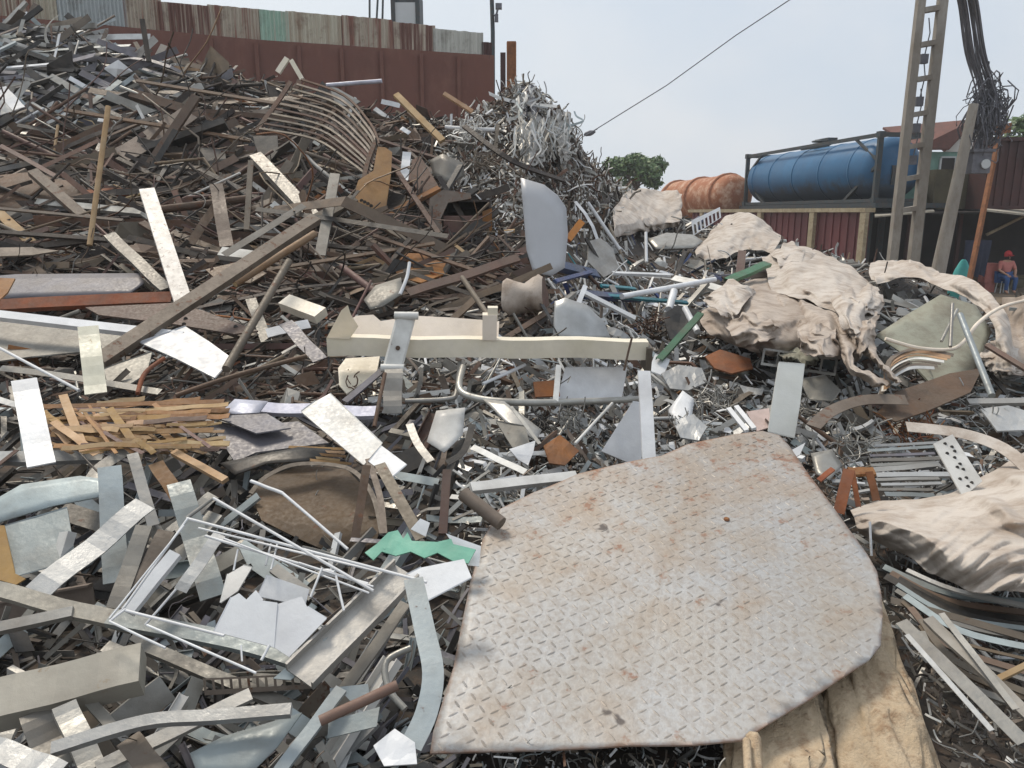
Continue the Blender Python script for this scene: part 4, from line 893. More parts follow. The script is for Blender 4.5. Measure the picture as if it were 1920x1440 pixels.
SHEETS = [
('curved_sheet','sheet','tall pale grey curved sheet standing upright in the middle of the heap',[(976,333),(1020,346),(1046,366),(1062,390),(1065,440),(1059,502),(1034,517),(1000,511),(987,468)],'palesheet',14,.95,(1,0,.32),.02,'tall pale curved sheet'),
('holed_plate','plate','tan torn plate with a small slot, standing at the end of the curved grille',[(708,275),(722,276),(735,285),(733,325),(722,400),(700,394),(666,376),(668,350),(680,348),(672,338),(690,340),(700,320)],'card',8,.7,None,.02,'tan holed plate'),
('dark_sheet','sheet','wide dark grey flat sheet lying level above the orange-brown channel',[(-40,520),(30,514),(262,512),(270,530),(240,552),(-40,560)],'slate',5,.2,(0,1,.2),.02,'dark flat sheet'),
('thin_sheet','sheet','thin pale-edged sheet lying level at the left edge, above the dark flat sheet',[(-40,465),(60,463),(110,470),(60,478),(-40,482)],'gbrown',5,.3,None,.02,None),
('tan_offcut','offcut','orange-tan cut corner of board at the left edge',[(-20,520),(28,522),(14,548),(-20,580)],'card',8,.5,None,.02,None),
('rusty_plate','plate','red-brown rusty flat plate with bolt holes, lying under the long diagonal beam',[(160,576),(322,568),(380,582),(484,620),(440,626),(330,608),(185,590)],'redbrown',6,.2,None,.015,'red-brown plate'),
('grey_sheet','sheet','wide weathered grey sheet lying under the bright white bar',[(-40,602),(120,604),(262,618),(200,655),(60,668),(-40,682)],'grey',5,.2,None,.03,'weathered grey sheet'),
('light_sheet','sheet','light grey flat sheet lying below the bright white bar',[(262,642),(348,612),(392,640),(436,672),(402,708),(330,672)],'palesheet',8,.3,None,.02,'light grey sheet'),
('grey_sheet','sheet','small grey sheet lying behind the yellowish upright board',[(195,692),(285,660),(275,700),(240,722),(200,715)],'grey',6,.3,None,.03,None),
('slate_sheet','sheet','dark slate sheet lying on top of the slate stack',[(400,780),(500,775),(545,802),(480,812)],'slate',8,.2,None,.02,None),
('slate_sheet','sheet','large slate sheet lying under the smaller one beside the tan strips',[(380,782),(430,800),(560,790),(616,830),(480,848),(440,866),(408,815)],'slate',6,.2,None,.02,'slate sheets'),
('folded_sheet','sheet','bluish white folded sheet at the near end of the pale lilac strip',[(415,772),(440,748),(502,752),(478,784)],'lilac',9,.3,(1,0,.4),.04,None),
('dark_band','sheet','black curled sheet hanging under the slate sheets',[(412,868),(460,858),(560,838),(628,842),(600,862),(500,868),(440,890)],'dark',7,.3,(1,0,.4),.05,None),
('white_board','board','white folded board leaning beside the pale lilac strip, larger one',[(565,772),(592,752),(618,738),(716,832),(682,872)],'white',12,.4,None,.012,'white folded board'),
('white_board','board','small bright white board tucked under the white folded board',[(692,866),(716,836),(762,870),(732,896)],'cleanwhite',10,.4,None,.012,None),
('white_board','board','white patterned board standing behind the checker plate, left of the pale post',[(1186,754),(1206,756),(1202,862),(1180,868),(1128,846)],'cleanwhite',10,.8,None,.012,'white board behind the plate'),
('white_board','board','tall white narrow board standing above the top corner of the checker plate',[(1460,680),(1509,684),(1500,760),(1490,820),(1440,808),(1450,740)],'palewhite',10,.85,None,.012,'tall white narrow board'),
('white_sheet','panel','white square panel hanging under the right end of the cream beam',[(1060,690),(1176,690),(1166,746),(1044,752)],'cleanwhite',8,.8,None,.015,'white square panel'),
('white_scrap','sheet','crumpled white sheet lying under the left end of the cream beam',[(634,690),(648,672),(712,668),(706,700),(650,738),(636,722)],'cream',6,.4,None,.05,None),
('crushed_box','box','crumpled white box with dented sides, below the pale curved pipe',[(818,770),(872,764),(868,815),(832,848),(800,828)],'white',7,.6,(1,0,.5),.08,'crumpled white box'),
('curved_plate','sheet','grey rounded plate standing behind the right end of the cream beam',[(1040,566),(1060,558),(1100,572),(1132,602),(1146,636),(1036,634)],'silver',6,.9,(1,0,.3),.02,'grey rounded plate'),
('crumpled_sheet','sheet','crumpled pale sheet beside the slanting thin white tube',[(1104,452),(1126,446),(1150,466),(1160,505),(1132,520),(1102,490)],'galv',7,.7,None,.12,None),
('grey_scoop','sheet','grey scoop-shaped sheet above the left of the cream beam',[(682,562),(704,535),(752,520),(756,548),(716,575),(694,580)],'grey',7,.4,(0,1,.5),.04,None),
('grey_triangle','sheet','grey triangular sheet at the crest above the curved grille',[(616,160),(634,166),(676,190),(660,200),(630,196)],'galv',6,.6,None,.03,None),
('brown_sheet','sheet','brown flat sheet standing left of the rusty box',[(772,300),(788,292),(822,348),(806,388),(770,338)],'rust',6,.5,None,.03,None),
('dark_drum','sheet','dark grey dented curved sheet above the rusty box',[(806,300),(830,288),(868,305),(872,330),(840,345),(812,330)],'grey',6,.7,(1,0,.8),.08,None),
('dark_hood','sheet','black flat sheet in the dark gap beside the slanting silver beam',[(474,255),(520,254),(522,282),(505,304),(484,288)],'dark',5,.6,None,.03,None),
('curved_cover','sheet','grey rounded lid standing over the rusty box',[(806,372),(830,356),(882,362),(884,372),(840,380),(826,410),(830,434),(812,428),(804,400)],'gbrown',7,.8,None,.03,None),
('blue_sheet','sheet','blue-grey curved sheet at the left edge, above the square one',[(-30,948),(40,908),(150,892),(192,898),(192,930),(100,948),(-30,988)],'bluegrey',9,.4,(0,1,.4),.02,'blue-grey curved sheet'),
('blue_sheet','sheet','square blue-grey sheet lying below the curved one',[(4,988),(126,952),(142,1048),(30,1080)],'bluegrey',7,.4,None,.03,'square blue-grey sheet'),
('tan_board','board','orange-tan board standing at the left edge behind the square blue-grey sheet',[(-20,985),(8,985),(28,1075),(48,1085),(30,1096),(-20,1082)],'card',6,.6,None,.02,None),
('white_card','card','white notched board lying in the wire rack, nearest one',[(402,1184),(434,1120),(448,1112),(462,1124),(478,1108),(492,1126),(520,1130),(514,1214)],'cleanwhite',14,.5,None,.01,'white notched boards'),
('white_card','card','white notched board lying in the wire rack, right half',[(514,1214),(522,1132),(566,1118),(576,1138),(612,1160),(542,1232)],'cleanwhite',13,.5,None,.01,None),
('white_card','card','white notched board behind the two nearest in the wire rack',[(484,1118),(502,1078),(578,1104),(570,1136),(560,1126)],'cleanwhite',11,.5,None,.01,None),
('white_card','card','narrow white notched board at the back of the wire rack',[(414,1130),(428,1076),(456,1060),(472,1064),(446,1108)],'white',10,.5,None,.01,None),
('green_sheet','sheet','mint green jagged sheet beside the left corner of the checker plate',[(684,1036),(706,1020),(722,1030),(728,998),(738,1012),(746,994),(756,1010),(764,998),(772,1014),(820,1016),(846,1010),(850,1020),(892,1030),(878,1056),(850,1052),(820,1036),(796,1046),(770,1034),(742,1042),(716,1034),(700,1050)],'mint',12,.5,None,.05,'mint green sheet'),
('white_scrap','sheet','white torn scrap behind the mint green sheet',[(770,992),(788,972),(806,980),(798,1006)],'cleanwhite',11,.7,None,.03,None),
('white_scrap','sheet','white torn scrap between the mint green sheet and the checker plate',[(836,1000),(868,1012),(902,1024),(898,1062),(878,1060),(884,1030)],'cleanwhite',11,.7,None,.03,None),
('white_board','board','white scratched board lying below the mint green sheet',[(762,1078),(790,1064),(870,1048),(884,1082),(800,1126),(776,1110)],'cleanwhite',13,.5,None,.015,'white scratched board'),
('teal_sheet','sheet','pale blue-green sheet above the brown rusty pipe',[(618,1290),(690,1282),(694,1312),(622,1324)],'bluegrey',7,.5,None,.03,None),
('teal_sheet','sheet','pale blue-green sheet below the brown rusty pipe',[(616,1352),(712,1325),(706,1362),(614,1384)],'bluegrey',7,.4,None,.03,None),
('grey_sheet','sheet','folded grey sheet lying below the long bent silver bar',[(356,1412),(420,1380),(566,1336),(520,1400),(470,1450),(370,1450)],'bluegrey',8,.3,(0,1,.5),.03,'folded grey sheet'),
('grey_flap','sheet','pale blue flap at the lower end of the wide grey gutter',[(512,1272),(560,1232),(614,1194),(560,1262),(545,1275)],'bluegrey',9,.5,None,.02,None),
('white_scrap','sheet','white bubbled sheet at the bottom edge left of the checker plate',[(700,1398),(740,1366),(778,1392),(782,1432),(720,1436)],'cleanwhite',10,.4,None,.08,None),
('lining_sheet','sheet','grey-green stiff lining spread under the drooping sack strip',[(1642,628),(1700,590),(1764,552),(1830,572),(1858,620),(1836,680),(1800,720),(1760,735),(1740,680),(1690,660)],'sackgrey',12,.55,(0,1,-.3),.04,'grey-green lining'),
('brown_sheet','sheet','brown crumpled sheet lying below the grey-green lining',[(1640,778),(1680,735),(1780,700),(1842,690),(1820,735),(1740,770),(1680,790)],'rust',10,.3,None,.1,'brown crumpled sheet'),
('holed_strip','plate','pale grey strip full of punched holes, leaning on the striped sack',[(1750,832),(1786,814),(1842,902),(1806,932)],'white',12,.6,None,.01,'punched pale strip'),
('rust_wad','sheet','orange rusty crumpled sheet under the brown sack',[(1322,668),(1350,655),(1406,672),(1412,690),(1372,700),(1340,690)],'rustor',6,.4,None,.12,None),
('rust_rag','sheet','orange-brown rusty sheet in the middle of the heap, behind the white hook',[(730,488),(760,474),(850,478),(838,512),(790,530),(748,520)],'rustor',4,.3,None,.1,None),
('rust_wad','sheet','rusty orange wad by the knotted rod',[(1020,835),(1050,815),(1086,845),(1060,872),(1030,868)],'rustor',5,.4,None,.15,None),
('white_bent','sheet','bent white bracket-like sheet standing left of the tall white narrow board',[(1252,770),(1280,732),(1302,748),(1296,790),(1276,800)],'cleanwhite',6,.6,(1,0,.6),.08,None),
('white_bent','sheet','small white folded sheet right of the tall white narrow board',[(1480,846),(1510,830),(1500,852),(1486,860)],'cleanwhite',7,.6,None,.03,None),
('pink_sheet','sheet','pinkish torn sheet behind the two narrow white slats',[(1400,772),(1442,765),(1446,800),(1420,808)],'pinkish',4,.5,None,.05,None),
('black_liner','sheet','black crumpled plastic liner in the gap left of the brown sack',[(1242,590),(1270,572),(1310,580),(1322,610),(1300,640),(1256,636)],'dark',4,.7,None,.16,None),  # black sheet put in to paint the dark of a shaded hollow
('grey_hood','sheet','grey bent cover lying above the white tubes, before the upper pale sack',[(1215,448),(1250,436),(1300,440),(1318,452),(1300,464),(1230,466)],'galv',5,.6,(0,1,.6),.06,None),
('pale_sheet','sheet','thin bluish sheet lying at the top left edge of the heap',[(-30,190),(10,165),(38,205),(12,212),(-30,225)],'silver',3,.4,None,.05,None),
]
scrap('palesheet', (.5, .51, .53), (.44, .45, .47), .05, .4, .02, var=(.98, 1.02), dirt=.1, scale=1.2)
scrap('palewhite', (.72, .72, .68), (.68, .68, .63), 0, .5, .02, var=(.98, 1.02), dirt=.1)
scrap('stainbeam', (.6, .57, .48), (.46, .44, .37), .1, .5, .2, rustcol=(.3, .2, .1), scale=3)
scrap('pinkish', (.55, .42, .4), (.48, .36, .34), 0, .6, .1)
for (nm, ct_, lb, pts, w, mt, pf, L, f, rl, lm) in BARS:
    bar(nm, ct_, lb, pts, w, mt, pf, L, f, rl, len(pts) > 2, lm)
for (nm, ct_, lb, poly, mt, L, f, curl, cr, lm) in SHEETS:
    sheet(nm, ct_, lb, poly, mt, L, f, curl, cr, 3, None, lm, smooth=curl is not None)
RB = random.Random(404)
def many(n, fn):
    for i in range(n): fn(i, RB)
PL = lambda i, k: ['first', 'second', 'third', 'fourth', 'fifth', 'sixth', 'seventh', 'eighth', 'ninth', 'tenth', 'eleventh', 'twelfth'][i] if k == 0 else ''
many(7, lambda i, r: bar('curved_strip', 'strip', 'brown curved strip in the nested swirl under the drooping sack strip, %s from its centre' % PL(i, 0), [(1648 + i * 3, 742 - i * 3), (1668, 712 - i * 6), (1706 + i * 2, 690 - i * 6), (1752 + i * 6, 690 - i * 4)], 6 + r.random() * 4, r.choice(['gbrown', 'tan', 'redbrown', 'white']), 'flat', 9 + i * .3, .5, r.uniform(-30, 30), True, group='swirl of curved strips'))
many(11, lambda i, r: bar('grey_strip', 'strip', 'grey strip in the parallel rows beside the punched pale strip, %s from the top' % PL(i, 0), [(1625 + i * 3 + r.uniform(-8, 8), 836 + i * 9), (1770 + r.uniform(-25, 12), 826 + i * 9.5 + r.uniform(-4, 8))], 6 + r.random() * 6, r.choice(['galv', 'grey', 'silver', 'bluegrey', 'slate']), r.choice(['flat', 'cap', 'angle']), 6, .4, group='parallel grey strips'))
many(12, lambda i, r: bar('long_strip', 'strip', 'long thin strip fanning out below the creased cream sack, %s from the top' % PL(i, 0), [(1665 + i * 6 + r.uniform(-10, 10), 1062 + i * 11), (1790 + r.uniform(-12, 12), 1112 + i * 14), (1945, 1130 + i * 19 + r.uniform(-8, 8))], 6 + r.random() * 9, r.choice(['galv', 'grey', 'gbrown', 'dark', 'bluegrey', 'taupe']), r.choice(['flat', 'cap', 'angle']), 5 + r.random() * 2, .4, 0, True, group='strips fanning below the sack'))
for (nm, ct_, lb, poly, mt, L, f, curl, cr, lm) in [
 ('grey_sheet','sheet','grey bent sheet slanting from the curved pipe toward the rusty orange wad',[(905,748),(945,752),(1016,806),(1006,826),(950,792)],'galv',6,.5,(1,0,.4),.05,None),
 ('grey_sheet','sheet','dull grey torn sheet below the pale curved pipe, right of the crumpled white box',[(930,790),(985,800),(996,842),(960,838)],'grey',5,.5,None,.08,None),
 ('rusty_plate','plate','small orange-brown plate behind the white square panel',[(1000,716),(1046,712),(1050,742),(1004,744)],'rustor',6,.6,None,.04,None),
 ('white_scrap','sheet','white crossed scrap above the checker plate, left of the rusty orange wad',[(955,842),(1004,826),(1000,848),(990,872),(972,862)],'cleanwhite',7,.5,None,.1,None),
 ('silver_sheet','sheet','bright crumpled foil sheet right of the post behind the plate, upper one',[(1240,700),(1272,684),(1316,690),(1326,716),(1290,732),(1256,728)],'silver',6,.5,None,.22,None),
 ('silver_sheet','sheet','bright crumpled foil sheet right of the post behind the plate, lower one',[(1262,790),(1300,776),(1326,800),(1310,826),(1276,820)],'silver',6,.5,None,.22,None),
 ('grey_sheet','sheet','long grey crumpled sheet lying below the pale crate side',[(1500,712),(1548,704),(1575,730),(1560,752),(1518,748)],'galv',5,.4,None,.16,None),
 ('silver_sheet','sheet','crumpled silver sheet at the right edge under the level pale board',[(1838,766),(1890,760),(1930,772),(1925,806),(1870,808)],'silver',6,.4,None,.22,None),
 ('grey_sheet','sheet','pale bent sheet lying left of the orange rusty A-shaped bracket',[(1520,850),(1560,842),(1580,872),(1556,900),(1530,888)],'galv',5,.5,(1,0,.5),.08,None),
 ('white_sheet','sheet','white thin sheet leaning at the lower end of the green strip',[(1228,664),(1256,676),(1244,704),(1216,694)],'cleanwhite',7,.6,None,.04,None),
 ('brown_sheet','sheet','torn brown sheet lying above the long diagonal beam and left of its upper end',[(385,505),(450,490),(500,512),(470,530),(410,528)],'taupe',4,.4,None,.07,None),
 ('brown_sheet','sheet','large brown bent sheet at the left edge, beside the foot of the tan pole',[(-20,330),(60,322),(150,345),(158,392),(60,402),(-20,396)],'rust',4,.35,(0,1,.6),.06,None),
 ('grey_sheet','sheet','grey rounded sheet in the dark gap right of the crossed brown slats',[(470,385),(510,370),(560,392),(548,420),(495,424)],'gbrown',4,.5,(1,0,.5),.05,None),
 ]: sheet(nm, ct_, lb, poly, mt, L, f, curl, cr, 4, None, lm, smooth=curl is not None)
for (nm, ct_, lb, pts, w, mt, pf, L, f) in [
 ('white_post','post','pale post standing under the cream beam, left of the white square panel',[(1048,684),(1042,752)],10,'white','box',8,.8),
 ('pale_strip','strip','thin pale strip slanting down from the curved pipe to the checker plate corner',[(958,762),(1012,832)],7,'galv','flat',7,.5),
 ('rust_bar','bar','very long thin rusty bar crossing the upper heap left of the curved grille',[(120,205),(470,262)],7,'rust','box',5,.4),
 ('rust_bar','bar','very long thin brown bar lying just below the crest, toward the curved grille',[(255,150),(560,200)],6,'taupe','box',5,.4),
 ('rust_bar','bar','long dark bar running level at the left edge above the thin pale-edged sheet',[(-20,432),(250,452)],9,'rustdk','box',5,.4),
 ('rust_bar','bar','long pale-edged bar running level at the left edge under the rust bars',[(-20,388),(230,412)],6,'gbrown','box',6,.4),
 ('rust_bar','bar','long thin bar dipping right from the tan holed plate to the crumpled can',[(700,440),(930,520)],7,'rust','box',5,.4),
 ('rust_bar','bar','long thin bar rising right from the white torn block to the rusty box',[(500,505),(815,455)],7,'taupe','box',5,.4),
 ('rust_bar','bar','steep brown bar beside the slanting silver beam, with a flattened end',[(470,300),(462,430)],10,'gbrown','box',6,.7),
 ('rust_bar','bar','long dark strip sagging below the long dark strip at the grey-brown beam',[(470,440),(640,462),(800,470)],8,'rustdk','box',5,.4),
 ('rust_tube','pipe','rusty pipe lying level over the dark gap above the white torn block',[(285,395),(470,372)],15,'rust','tube',5,.4),
 ('rust_tube','pipe','brown pipe pointing down right beside the rusty orange-brown sheet',[(640,500),(720,560)],13,'redbrown','tube',5,.4),
 ('steel_channel','channel','long zinc channel lying across the lower left corner, under the bent silver bar',[(180,1440),(470,1300)],26,'galv','cap',6,.4),
 ('steel_channel','channel','long dark channel dipping right below the wire rack',[(260,1205),(560,1330)],24,'grey','angle',5,.4),
 ('steel_channel','channel','long grey channel rising steeply right of the wide grey gutter',[(640,1300),(760,1130)],22,'grey','cap',5,.4),
 ('steel_channel','channel','zinc channel rising steeply from the bottom edge toward the brown rusty pipe',[(520,1450),(640,1290)],24,'bluegrey','cap',6,.4),
 ]: bar(nm, ct_, lb, pts, w, mt, pf, L, f, 0, len(pts) > 2)
# holes on the punched strip, the slot and bolt holes: short dark plugs set in the plates
# ---------------------------------------------------------------- bundle of tan strips
rnd = random.Random(21)
tans = ['broad tan strip in the lattice of brown strips, at its near corner', 'tan strip crossing the lattice of brown strips at a steep slant', 'level tan strip at the top of the lattice of brown strips', 'level tan strip at the bottom of the lattice of brown strips']
spec = [((118, 740), (160, 850), 22), ((100, 790), (182, 852), 20), ((70, 762), (420, 752), 14), ((150, 850), (350, 822), 10), ((205, 765), (262, 845), 20), ((60, 790), (330, 782), 22), ((95, 815), (400, 806), 16)]
lbs = ['broad tan strip standing steeply at the left end of the strip lattice', 'pale tan strip slanting at the lower left corner of the strip lattice', 'level tan strip along the top of the strip lattice', 'thin tan strip along the bottom of the strip lattice', 'tan strip slanting across the middle of the strip lattice', 'wide level brown strip across the upper strip lattice', 'long level brown strip across the middle of the strip lattice']
for (a, b, w), lb in zip(spec, lbs): bar('board_strip', 'strip', lb, [a, b], w * .72, 'tan' if 'pale' in lb or 'broad' in lb else 'card', 'flat', 10, .3, wob=.12, group='tan strips of the lattice')
for i in range(110):
    x = rnd.uniform(55, 340); y = rnd.uniform(755, 842); ln = rnd.uniform(60, 170)
    sl = rnd.choice([rnd.uniform(-.12, .05)] * 3 + [rnd.uniform(.5, 1.6)])
    if abs(sl) > .4: ln *= .45
    bar('board_strip', 'strip', 'thin brown board strip lying loose in the strip lattice', [(x, y), (min(430, x + ln), min(850, y + ln * sl))], rnd.uniform(5, 12), rnd.choice(['card', 'card', 'card', 'tan', 'redbrown']), 'flat', 6 + rnd.uniform(0, 5), .25, wob=.3, group='thin strips of the lattice')
for i in range(5):
    bar('board_strip', 'strip', 'thin tan strip lying level below the white folded board', [(560 + rnd.uniform(-20, 20), 838 + i * 6), (650 + rnd.uniform(-15, 15), 842 + i * 7)], 6, 'tan' if i % 2 else 'card', 'flat', 6, .3, group='tan strips below the white folded board')
LM.append((240, 800, 'tan strip lattice'))
# ---------------------------------------------------------------- bent grille of curved bars
def multi(name, label, cat, items, px, py, lm=None):
    """items: (part name, list of bars (pts,w,mat,prof,L,f))"""
    e = empty(name, SP(px, py, 2), label, cat)
    for nm, pts, w, mt, pf, L, f in items:
        mb = MB(); bar_mesh(mb, pts, w, pf, L, f, 0, 0, len(pts) > 2); mb.build(nm, M[mt], e)
    if lm: LM.append((px, py, lm))
    return e
it = []
for i in range(11):
    k = i / 10
    p0 = (512 - 26 * k + 52 * (1 - k), 148 + 92 * k); p1 = (590 + 55 * (1 - k), 178 + 82 * k); p2 = (655 + 40 * (1 - k), 232 + 70 * k); p3 = (706 - 12 * k + 4 * (1 - k), 268 + 64 * k)
    it.append(('grille_bar', [p0, p1, p2, p3], 4.2, 'gbrown' if i % 3 else 'rust', 'box', 9 - i * .2, .45))
it += [('cross_bar', [(628, 205), (600, 232), (566, 262)], 7, 'rust', 'box', 7, .5), ('cross_bar', [(704, 262), (690, 300), (682, 334)], 8, 'rust', 'box', 7, .5), ('cross_bar', [(545, 152), (520, 190), (480, 245)], 8, 'rust', 'box', 6, .5)]
multi('bent_grille', 'bent grille of curved parallel bars hanging over the top of the heap', 'grille', it, 600, 250, 'curved grille')
# ---------------------------------------------------------------- wire rack
it = []
def rod(a, b, w=5, L=14, nm='rod', mt='cleanwhite'): it.append((nm, [a, b], w, mt, 'rod', L, .55))
rod((350, 972), (800, 1092), 6); rod((352, 972), (232, 1140)); rod((345, 985), (205, 1160), 4); rod((206, 1165), (236, 1142), 5); rod((232, 1140), (205, 1165), 4)
rod((400, 934), (700, 1108), 6); rod((385, 1005), (690, 1095), 6); rod((420, 1010), (692, 1112), 4); rod((372, 990), (720, 1075), 4); rod((405, 998), (705, 1070), 4)
rod((236, 1145), (420, 1192), 6); rod((205, 1165), (310, 1215), 5); rod((275, 1172), (480, 1262), 5); rod((330, 1105), (272, 1172), 5)
rod((508, 1020), (498, 1060), 4); rod((446, 1030), (438, 1070), 4); rod((520, 1020), (508, 1068), 4); rod((604, 1065), (582, 1120), 5); rod((630, 1080), (645, 1145), 5); rod((600, 1072), (628, 1076), 14, nm='clip'); rod((505, 1210), (490, 1238), 6); rod((452, 1210), (454, 1240), 4); rod((350, 972), (400, 934), 8, mt='galv'); rod((560, 1055), (700, 1100), 4)
multi('wire_rack', 'white wire rack of thin rods lying tipped over in the lower left of the heap', 'rack', it, 430, 1070, 'wire rack')
# ---------------------------------------------------------------- cream beam (channel with a raised rear flange)
cb_ = empty('cream_beam', SP(915, 660, 4), 'long cream box-shaped beam lying level across the middle of the heap', 'beam'); LM.append((915, 650, 'cream beam'))
tb_ = D(915, 690) * .86
def pb(x, y, dt=0): return P(x, y, tb_ + dt)
mb = MB()
A_, B_ = pb(612, 634, .02), pb(1216, 640, .1)
d = (B_ - A_); dn_ = d.normalized(); up_ = Vector((0, -.12, 1)); up_ = (up_ - dn_ * up_.dot(dn_)).normalized(); bk = dn_.cross(up_); bk = bk if bk.y > 0 else -bk
hh = 36 * tb_ / F; dp = 30 * tb_ / F; e = .006
prof3 = [(0, 0), (0, -hh), (dp * 1.9, -hh), (dp * 1.9, -hh + e), (e, -hh + e), (e, -e), (dp * .8, -e), (dp * .8, 0)]
vs = []
nseg = 14
for i in range(nseg + 1):
    p = A_.lerp(B_, i / nseg) + up_ * (.006 * math.sin(i * 1.3)) + bk * (.008 * math.sin(i * .8))
    for (b_, u_) in prof3: vs.append(p + bk * b_ + up_ * u_)
k = len(prof3)
mb.add(vs, [(i * k + j, i * k + (j + 1) % k, (i + 1) * k + (j + 1) % k, (i + 1) * k + j) for i in range(nseg) for j in range(k)]); mb.add(vs[:k], [tuple(range(k))[::-1]]); mb.add(vs[-k:], [tuple(range(k))])
mb.build('front_channel', M['cream'], cb_)
mb = MB()
bm = bmesh.new()
for x, y in [(640, 640), (655, 600), (668, 592), (700, 590), (714, 602), (780, 592), (840, 595), (936, 602), (934, 640)]: bm.verts.new((x, y, 0))
bm.faces.new(bm.verts[:]); bmesh.ops.triangulate(bm, faces=bm.faces[:]); bmesh.ops.subdivide_edges(bm, edges=bm.edges[:], cuts=2, use_grid_fill=True)
for v in bm.verts: v.co = P(v.co.x, v.co.y, tb_ + .17 + .0022 * (640 - v.co.y))
bmesh.ops.solidify(bm, geom=bm.faces[:], thickness=.012); bm_to_mb(bm, mb); mb.build('rear_flange', M['cream'], cb_)
mb = MB(); bm = bmesh.new()
for x, y in [(612, 634), (640, 582), (652, 572), (658, 590), (672, 612), (655, 636)]: bm.verts.new((x, y, 0))
bm.faces.new(bm.verts[:])
for v in bm.verts: v.co = P(v.co.x, v.co.y, tb_ + .015 + .001 * (634 - v.co.y))
bmesh.ops.solidify(bm, geom=bm.faces[:], thickness=.012); bm_to_mb(bm, mb); mb.build('torn_end', M['cream'], cb_)
mb = MB(); c = pb(1212, 668, .2); mb.box(c, dn_ * .02, bk * .1, up_ * .09); mb.build('end_plate', M['gbrown'], cb_)
for nm, pts, L_ in (('wire_tie', [(1185, 632), (1178, 660), (1170, 695)], 0), ):
    mb = MB(); mb.tube([P(x, y, tb_ - .02) for x, y in pts], .008, 5); mb.build(nm, M['rust'], cb_)
# white clamp post standing over the beam, and a white stub on it
wc = empty('clamp_post', P(740, 690, tb_ - .06), 'white flat clamp post with rolled ends leaning over the cream beam', 'bracket'); LM.append((748, 640, 'white clamp post'))
a, b = P(762, 592, tb_ + .0), P(736, 690, tb_ - .09); n = (CAM - a).normalized(); w = 36 * tb_ / F
mb = MB(); mb.sweep([a.lerp(b, i / 6) for i in range(7)], [(-w / 2, -.012), (-w / 2, -.02), (w / 2, -.02), (w / 2, -.012), (w * .4, 0), (-w * .4, 0)], n); mb.build('plate', M['white'], wc)
for p, s in ((a, 1), (b, .95)):
    mb = MB(); mb.tube([p - dn_ * w * .62 * s, p + dn_ * w * .62 * s], .028, 10); mb.build('rolled_end', M['white'], wc)
mb = MB(); p = a.lerp(b, .62) + n * .002; mb.tube([p, p + n * .01], .016, 10); mb.build('bolt', M['rust'], wc)
ws = MB(); c = P(918, 612, tb_ + .05); ws.box(c, dn_ * .05, bk * .04, up_ * .09); ws.box(c + up_ * .09 + dn_ * .02, dn_ * .035, bk * .03, up_ * .05)
tag(ws.build('white_stub', M['cream']), 'short cream stub standing upright on the middle of the cream beam', 'stub')
# ---------------------------------------------------------------- rusty box (open front)
def obox(name, label, cat, px0, py0, px1, py1, mat, front, t=None, dep=.5, lm=None):
    t = t or D((px0 + px1) / 2, py1) * .97; e = empty(name, P((px0 + px1) / 2, py1, t), label, cat)
    a = P(px0, py0, t); b = P(px1, py1, t); cx = (a.x + b.x) / 2; cz = (a.z + b.z) / 2; hx = abs(b.x - a.x) / 2; hz = abs(a.z - b.z) / 2; y = (a.y + b.y) / 2
    mb = MB(); mb.box((cx, y + dep, cz), Vector((hx, 0, 0)), Vector((0, .01, 0)), Vector((0, 0, hz)))
    mb.box((cx - hx, y + dep / 2, cz), Vector((.012, 0, 0)), Vector((0, dep / 2 - .012, 0)), Vector((0, 0, hz))); mb.box((cx + hx, y + dep / 2, cz), Vector((.012, 0, 0)), Vector((0, dep / 2 - .012, 0)), Vector((0, 0, hz)))
    mb.box((cx, y + dep / 2, cz + hz - .014), Vector((hx - .013, 0, 0)), Vector((0, dep / 2 - .013, 0)), Vector((0, 0, .012))); mb.build('shell', M[mat], e)
    mb = MB(); mb.box((cx - hx * .1, y, cz - hz * .45), Vector((hx * .86, 0, 0)), Vector((0, .012, 0)), Vector((0, 0, hz * .5))); mb.build('lower_panel', M['redbrown'], e)
    mb = MB(); mb.box((cx + hx * .9, y - .02, cz - hz * .3), Vector((hx * .2, 0, .02)), Vector((0, .012, 0)), Vector((0, 0, hz * .7))); mb.build('side_plate', M[front], e)
    if lm: LM.append(((px0 + px1) / 2, (py0 + py1) / 2, lm))
obox('rusty_box', 'open rusty brown box with an orange side plate, right of the curved grille', 'box', 830, 374, 918, 438, 'rustdk', 'rustor', lm='rusty box')
# ---------------------------------------------------------------- dark brown tray behind the wire rack
scrap('trayrust', (.12, .07, .04), (.085, .05, .03), 0, .7, .3, var=(.98, 1.02))
tr = empty('rusty_tray', SP(590, 960, 1), 'dark brown rusted hollow tray sagging under the black curled sheet', 'tray'); LM.append((590, 950, 'dark brown tray'))
mb = MB(); bm_to_mb(sheet_bm([(470, 925), (500, 895), (560, 872), (650, 880), (694, 925), (712, 990), (700, 1040), (640, 1046), (560, 1010), (490, 975)], 'rust', 1, .1, (0, 1, .9), .06, 4), mb, 0); mb.build('pan', M['trayrust'], tr)
for pts, w in (([(470, 925), (500, 893), (560, 870), (652, 878), (697, 925), (716, 1000)], 9), ([(712, 870), (745, 930), (790, 1010)], 22), ([(690, 860), (712, 930), (720, 1000)], 12)):
    mb = MB(); bar_mesh(mb, pts, w, 'flat', 6, .4, 0, 0, True); mb.build('rim', M['gbrown'], tr)
